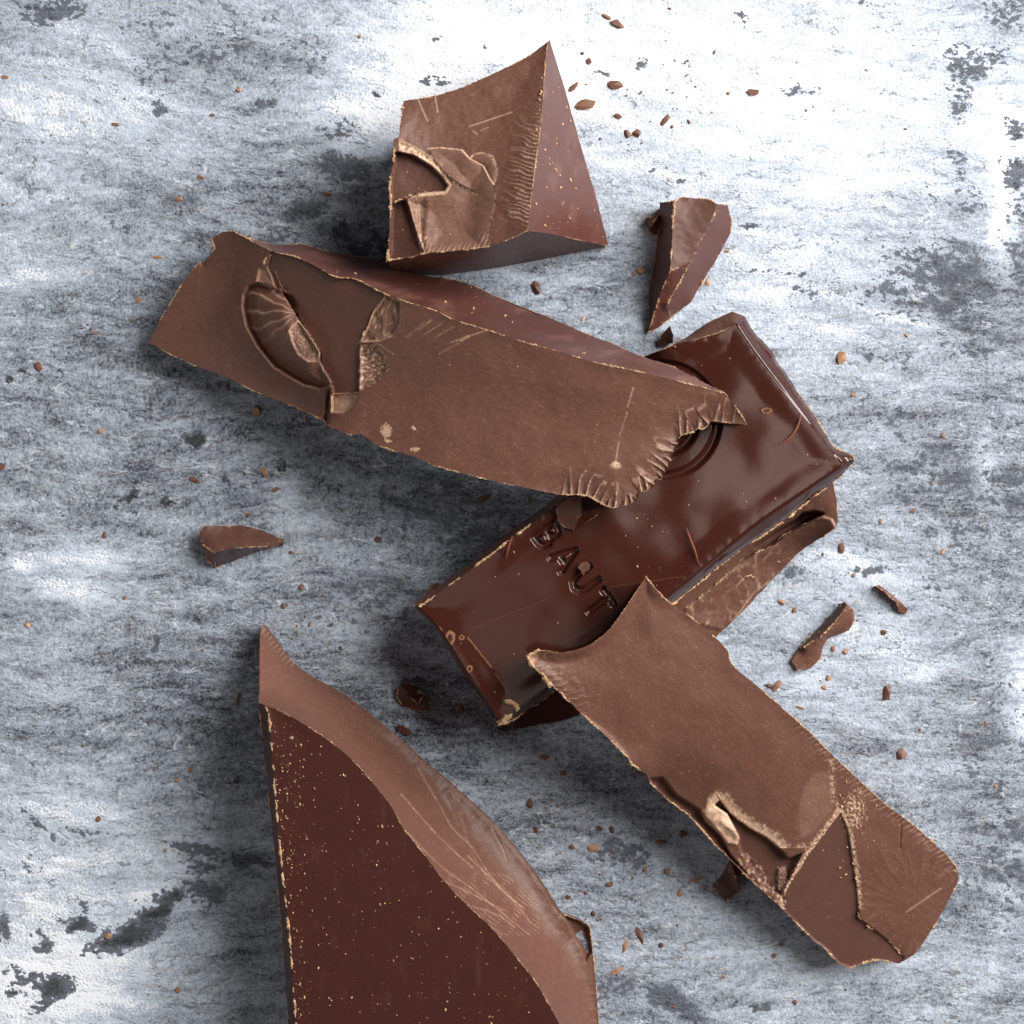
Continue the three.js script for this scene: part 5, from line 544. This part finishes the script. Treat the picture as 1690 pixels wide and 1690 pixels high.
// ------------------------------------------------------------------ crumbs, each where the photograph shows one: x, y, length, width, turn, tone
{
  const list = [[1018, 40, 26, 14, 0.35, 1], [1001, 28, 18, 8, 0.3, 1.2], [1014, 140, 28, 15, 0.0, 0.9], [964, 172, 34, 17, -0.05, 1.1], [947, 143, 22, 9, -0.8, 0.9], [1019, 191, 15, 8, 0.4, 0.9], [1035, 221, 14, 12, 0.7, 0.9], [1051, 220, 14, 16, 1.1, 0.8], [1098, 198, 22, 8, -0.9, 0.95], [1109, 209, 6, 6, 0, 1], [1137, 201, 9, 5, 0.8, 1], [1057, 153, 9, 4, -0.9, 1.1], [1134, 124, 10, 4, -0.5, 1.6], [1242, 152, 20, 11, 0.1, 1], [972, 101, 9, 12, 0, 1], [961, 88, 7, 6, 0, 0.9], [1202, 154, 6, 5, 0, 1.4], [1101, 148, 5, 4, 0, 1.2], [1105, 14, 8, 5, 0, 1.3], [885, 476, 16, 24, 0.1, 0.55], [962, 526, 6, 9, 0.2, 2.2], [1057, 446, 15, 10, 0.3, 1.9], [1046, 452, 8, 8, 0, 1.9], [1168, 466, 9, 13, 0.4, 2.0], [1388, 590, 18, 22, 0.2, 1.5], [1200, 415, 9, 6, 0, 1.7], [1408, 652, 8, 8, 0, 1.6], [1389, 905, 11, 18, 0.2, 0.9], [1412, 1074, 3, 3, 0, 1], [1459, 1044, 10, 10, 0, 1], [1463, 1143, 13, 27, 0.1, 0.6], [1487, 1245, 16, 22, 0.5, 0.8], [1396, 1076, 9, 11, 0.4, 1.7], [1375, 1071, 7, 10, 0.3, 1.4], [1367, 1119, 9, 10, 0, 1.6], [1409, 950, 7, 7, 0, 1.4], [1311, 1007, 8, 10, 0.2, 1.2], [1358, 915, 4, 6, 0, 1], [1290, 994, 12, 10, 0, 1.5], [1282, 1132, 22, 9, -0.9, 1.3], [1272, 1133, 18, 8, 0.3, 0.7], [1320, 1168, 16, 4, 0.3, 1.3], [1361, 1135, 11, 8, 0.3, 1.8], [1627, 1194, 4, 12, 0.1, 1.2], [1556, 910, 6, 11, 0.2, 2.0], [1556, 718, 8, 8, 0, 1.7], [1506, 843, 15, 5, -0.5, 1.3], [1496, 554, 8, 6, 0.2, 1.9], [1453, 860, 6, 9, 0, 1.8], [1644, 1297, 7, 6, 0, 1.7], [1538, 798, 4, 6, 0, 1.3],
    [1032, 1562, 8, 26, 0.35, 1.5], [1056, 1544, 9, 34, -0.35, 0.9], [1018, 1602, 22, 7, -0.5, 1.7], [1091, 1560, 9, 9, 0, 0.7], [979, 1508, 8, 10, 0.4, 0.6], [986, 1518, 6, 5, 0, 1.1], [1148, 1452, 28, 7, -0.35, 1.6], [1289, 1559, 7, 8, 0, 1.1], [1278, 1577, 8, 8, 0.4, 1.1], [1312, 1655, 8, 10, -0.3, 0.8], [1195, 1612, 8, 5, 0.3, 1.6], [1111, 1662, 6, 5, 0, 0.9], [875, 1327, 12, 18, 0.1, 0.7], [885, 1370, 8, 14, -0.3, 0.7], [990, 1368, 12, 9, 0.3, 0.7], [1010, 1370, 10, 12, 0.2, 0.7], [1007, 1460, 14, 9, -0.2, 0.8], [1064, 1435, 8, 9, 0, 1.4], [1101, 1438, 10, 10, 0.4, 1.2], [1126, 1376, 12, 12, 0.8, 0.9], [1090, 1390, 16, 10, -0.2, 1.4], [980, 1400, 20, 12, 0, 1.5], [1122, 1474, 9, 12, 0, 1.9], [899, 1250, 18, 9, 0.1, 1.1], [929, 1276, 11, 9, 0, 1.0], [943, 1398, 10, 8, 0, 0.8], [937, 1480, 10, 7, 0.3, 0.6], [967, 1474, 7, 6, 0, 1], [760, 1168, 9, 14, 0.2, 0.9], [757, 1169, 8, 9, -.3, 1.2],
    [322, 793, 22, 10, 0.4, 0.95], [437, 780, 10, 22, -0.35, 1.9], [166, 712, 9, 11, 0.5, 1.5], [63, 605, 13, 17, -0.4, 0.9], [172, 883, 7, 11, 0.1, 0.9], [296, 329, 12, 10, -0.5, 1.9], [332, 293, 15, 7, 0.4, 1.1], [542, 321, 17, 7, 0.15, 0.8], [614, 346, 6, 5, 0, 1], [190, 205, 14, 6, 0.1, 1.4], [394, 148, 9, 12, 0.2, 1.6], [350, 190, 9, 5, 0, 1], [9, 127, 14, 8, 0, 1.7], [593, 60, 6, 8, 0, 1.5], [260, 424, 16, 5, -0.05, 1.9], [228, 495, 12, 8, -0.5, 1.5], [156, 550, 14, 5, 0.05, 1.2], [376, 640, 6, 13, 0.1, 0.7], [424, 678, 16, 18, 0.3, 1.6], [411, 849, 9, 6, -0.2, 1.3], [455, 808, 14, 8, -0.5, 1.3], [392, 1153, 5, 24, 0.25, 1.0], [334, 1074, 5, 6, 0, 1.2], [206, 987, 7, 7, 0, 1.2], [46, 1032, 8, 9, 0.2, 2.2], [3, 770, 10, 13, 0, 1.0], [497, 970, 9, 11, 0.3, 0.9], [468, 1000, 8, 9, 0, 1], [511, 1030, 5, 14, 0.4, 1.3], [562, 1070, 7, 8, 0, 1], [624, 890, 12, 9, 0.2, 0.7], [650, 805, 7, 7, 0, 0.8], [800, 822, 26, 10, -0.3, 0.6], [838, 818, 8, 6, 0, 0.9], [872, 824, 7, 8, 0, 1.3], [668, 1100, 10, 9, 0.5, 1.1], [162, 1351, 9, 10, 0.3, 1.2], [314, 1271, 8, 12, 0.2, 1.3], [292, 1288, 8, 7, 0, 1.5], [255, 1270, 5, 8, 0, 1.3], [272, 1404, 7, 6, 0, 1.6], [293, 1634, 10, 12, 0.3, 1.3], [178, 1545, 14, 10, -0.4, 1.6], [480, 912, 9, 6, 0, 1], [430, 1200, 3, 3, 0, 1]];
  const protos = splinters;
  const anchors = [[1000, 140, 'chipped wedge block'], [640, 300, 'chipped wedge block'], [940, 470, 'chipped wedge block'], [1135, 430, 'triangular shard'], [1180, 250, 'triangular shard'], [330, 620, 'long scalloped piece'], [430, 700, 'long scalloped piece'], [330, 420, 'long scalloped piece'], [740, 800, 'long scalloped piece'], [400, 905, 'pointed shard'], [430, 1300, 'thick speckled block'], [480, 1050, 'thick speckled block'], [950, 1520, 'thick speckled block'], [870, 1380, 'thick speckled block'], [1350, 640, 'lettered slab'], [1350, 950, 'split ledge slab'], [1100, 1380, 'leaning bar'], [1250, 1540, 'leaning bar'], [1320, 1180, 'leaning bar'], [1480, 1280, 'leaning bar'], [1365, 1050, 'curled flake'], [1480, 1000, 'twisted splinter'], [690, 1150, 'dark rounded shard'], [900, 1250, 'lettered slab']];
  const tones = [0.6, 0.9, 1.2, 1.6, 2.2], crumbMats = tones.map((t) => { const k = Math.max(0, (t - 1) / 1.2), m = new THREE.MeshStandardMaterial({ color: lin(mix(0.16 * Math.min(1, t), 0.5, k), mix(0.072 * Math.min(1, t), 0.30, k), mix(0.048 * Math.min(1, t), 0.17, k)), roughness: 0.6 }); m.name = 'chocolate crumb'; return m; });
  const r = rng(5);
  for (const [x, y, L, W, turn, tone] of list) {
    const k = Math.floor(r() * 14), ti = tones.reduce((b, t, i) => Math.abs(t - tone) < Math.abs(tones[b] - tone) ? i : b, 0), sliver = Math.max(L, W) / Math.min(L, W) > 2.4, big = Math.max(L, W) > 19, pale = ti > 2;
    const o = addMesh(sliver ? 'chocolate_sliver' : 'chocolate_crumb', protos[k], crumbMats[ti], scene), p = at(x, y, 0.3), s = protos[k].boundingBox, sx = s.max.x - s.min.x, sz = s.max.z - s.min.z, hh = Math.min(L, W) * 0.36 * PX;
    o.position.set(p.x, 0, p.z); o.rotation.y = -turn; o.scale.set(L * PX / sx, hh / (s.max.y - s.min.y), W * PX / sz);
    let near = null, nd = 230; for (const [ax, ay, n] of anchors) { const q = Math.hypot(ax - x, ay - y); if (q < nd) { nd = q; near = n; } }
    const kind = `${big && !sliver ? 'large ' : sliver ? 'thin ' : 'tiny '}${pale ? 'pale tan' : ti < 1 ? 'dark' : 'brown'} chocolate ${sliver ? 'sliver' : 'crumb'} on the slate ${near ? 'beside the ' + near : 'away from the chunks'}`;
    tag(o, kind, sliver ? 'sliver' : 'crumb', kind.replace('crumb', 'crumbs').replace('sliver', 'slivers'));
  }
  // powder too fine to count
  const rr = rng(17), hot = [[1050, 1420, 160, 110], [1100, 180, 120, 90], [1400, 1050, 150, 160], [700, 1150, 60, 80], [520, 1000, 120, 90], [780, 830, 90, 30], [930, 1350, 80, 70], [300, 600, 200, 160], [1300, 1560, 160, 80]];
  const big = dust(scene, 900, (q) => { const h = hot[Math.floor(q() * hot.length)], g = () => (q() + q() + q() - 1.5) * 1.1; return q() < 0.22 ? [q() * 1690, q() * 1690, 0] : [h[0] + g() * h[2], h[1] + g() * h[3], 0]; }, 71, [0.7, 2.8], M.powder, 'chocolate_powder');
  tag(big, 'fine chocolate powder sprinkled over the slate', 'powder', null, 'stuff');
}
// each thing's origin at its own base
for (const o of scene.children.filter((c) => c.isGroup)) {
  const b = new THREE.Box3().setFromObject(o), c = new THREE.Vector3((b.min.x + b.max.x) / 2, b.min.y, (b.min.z + b.max.z) / 2);
  o.traverse((m) => { if (m.isMesh) m.geometry.translate(-c.x, -c.y, -c.z); }); o.position.copy(c);
}
renderer.render(scene, camera);
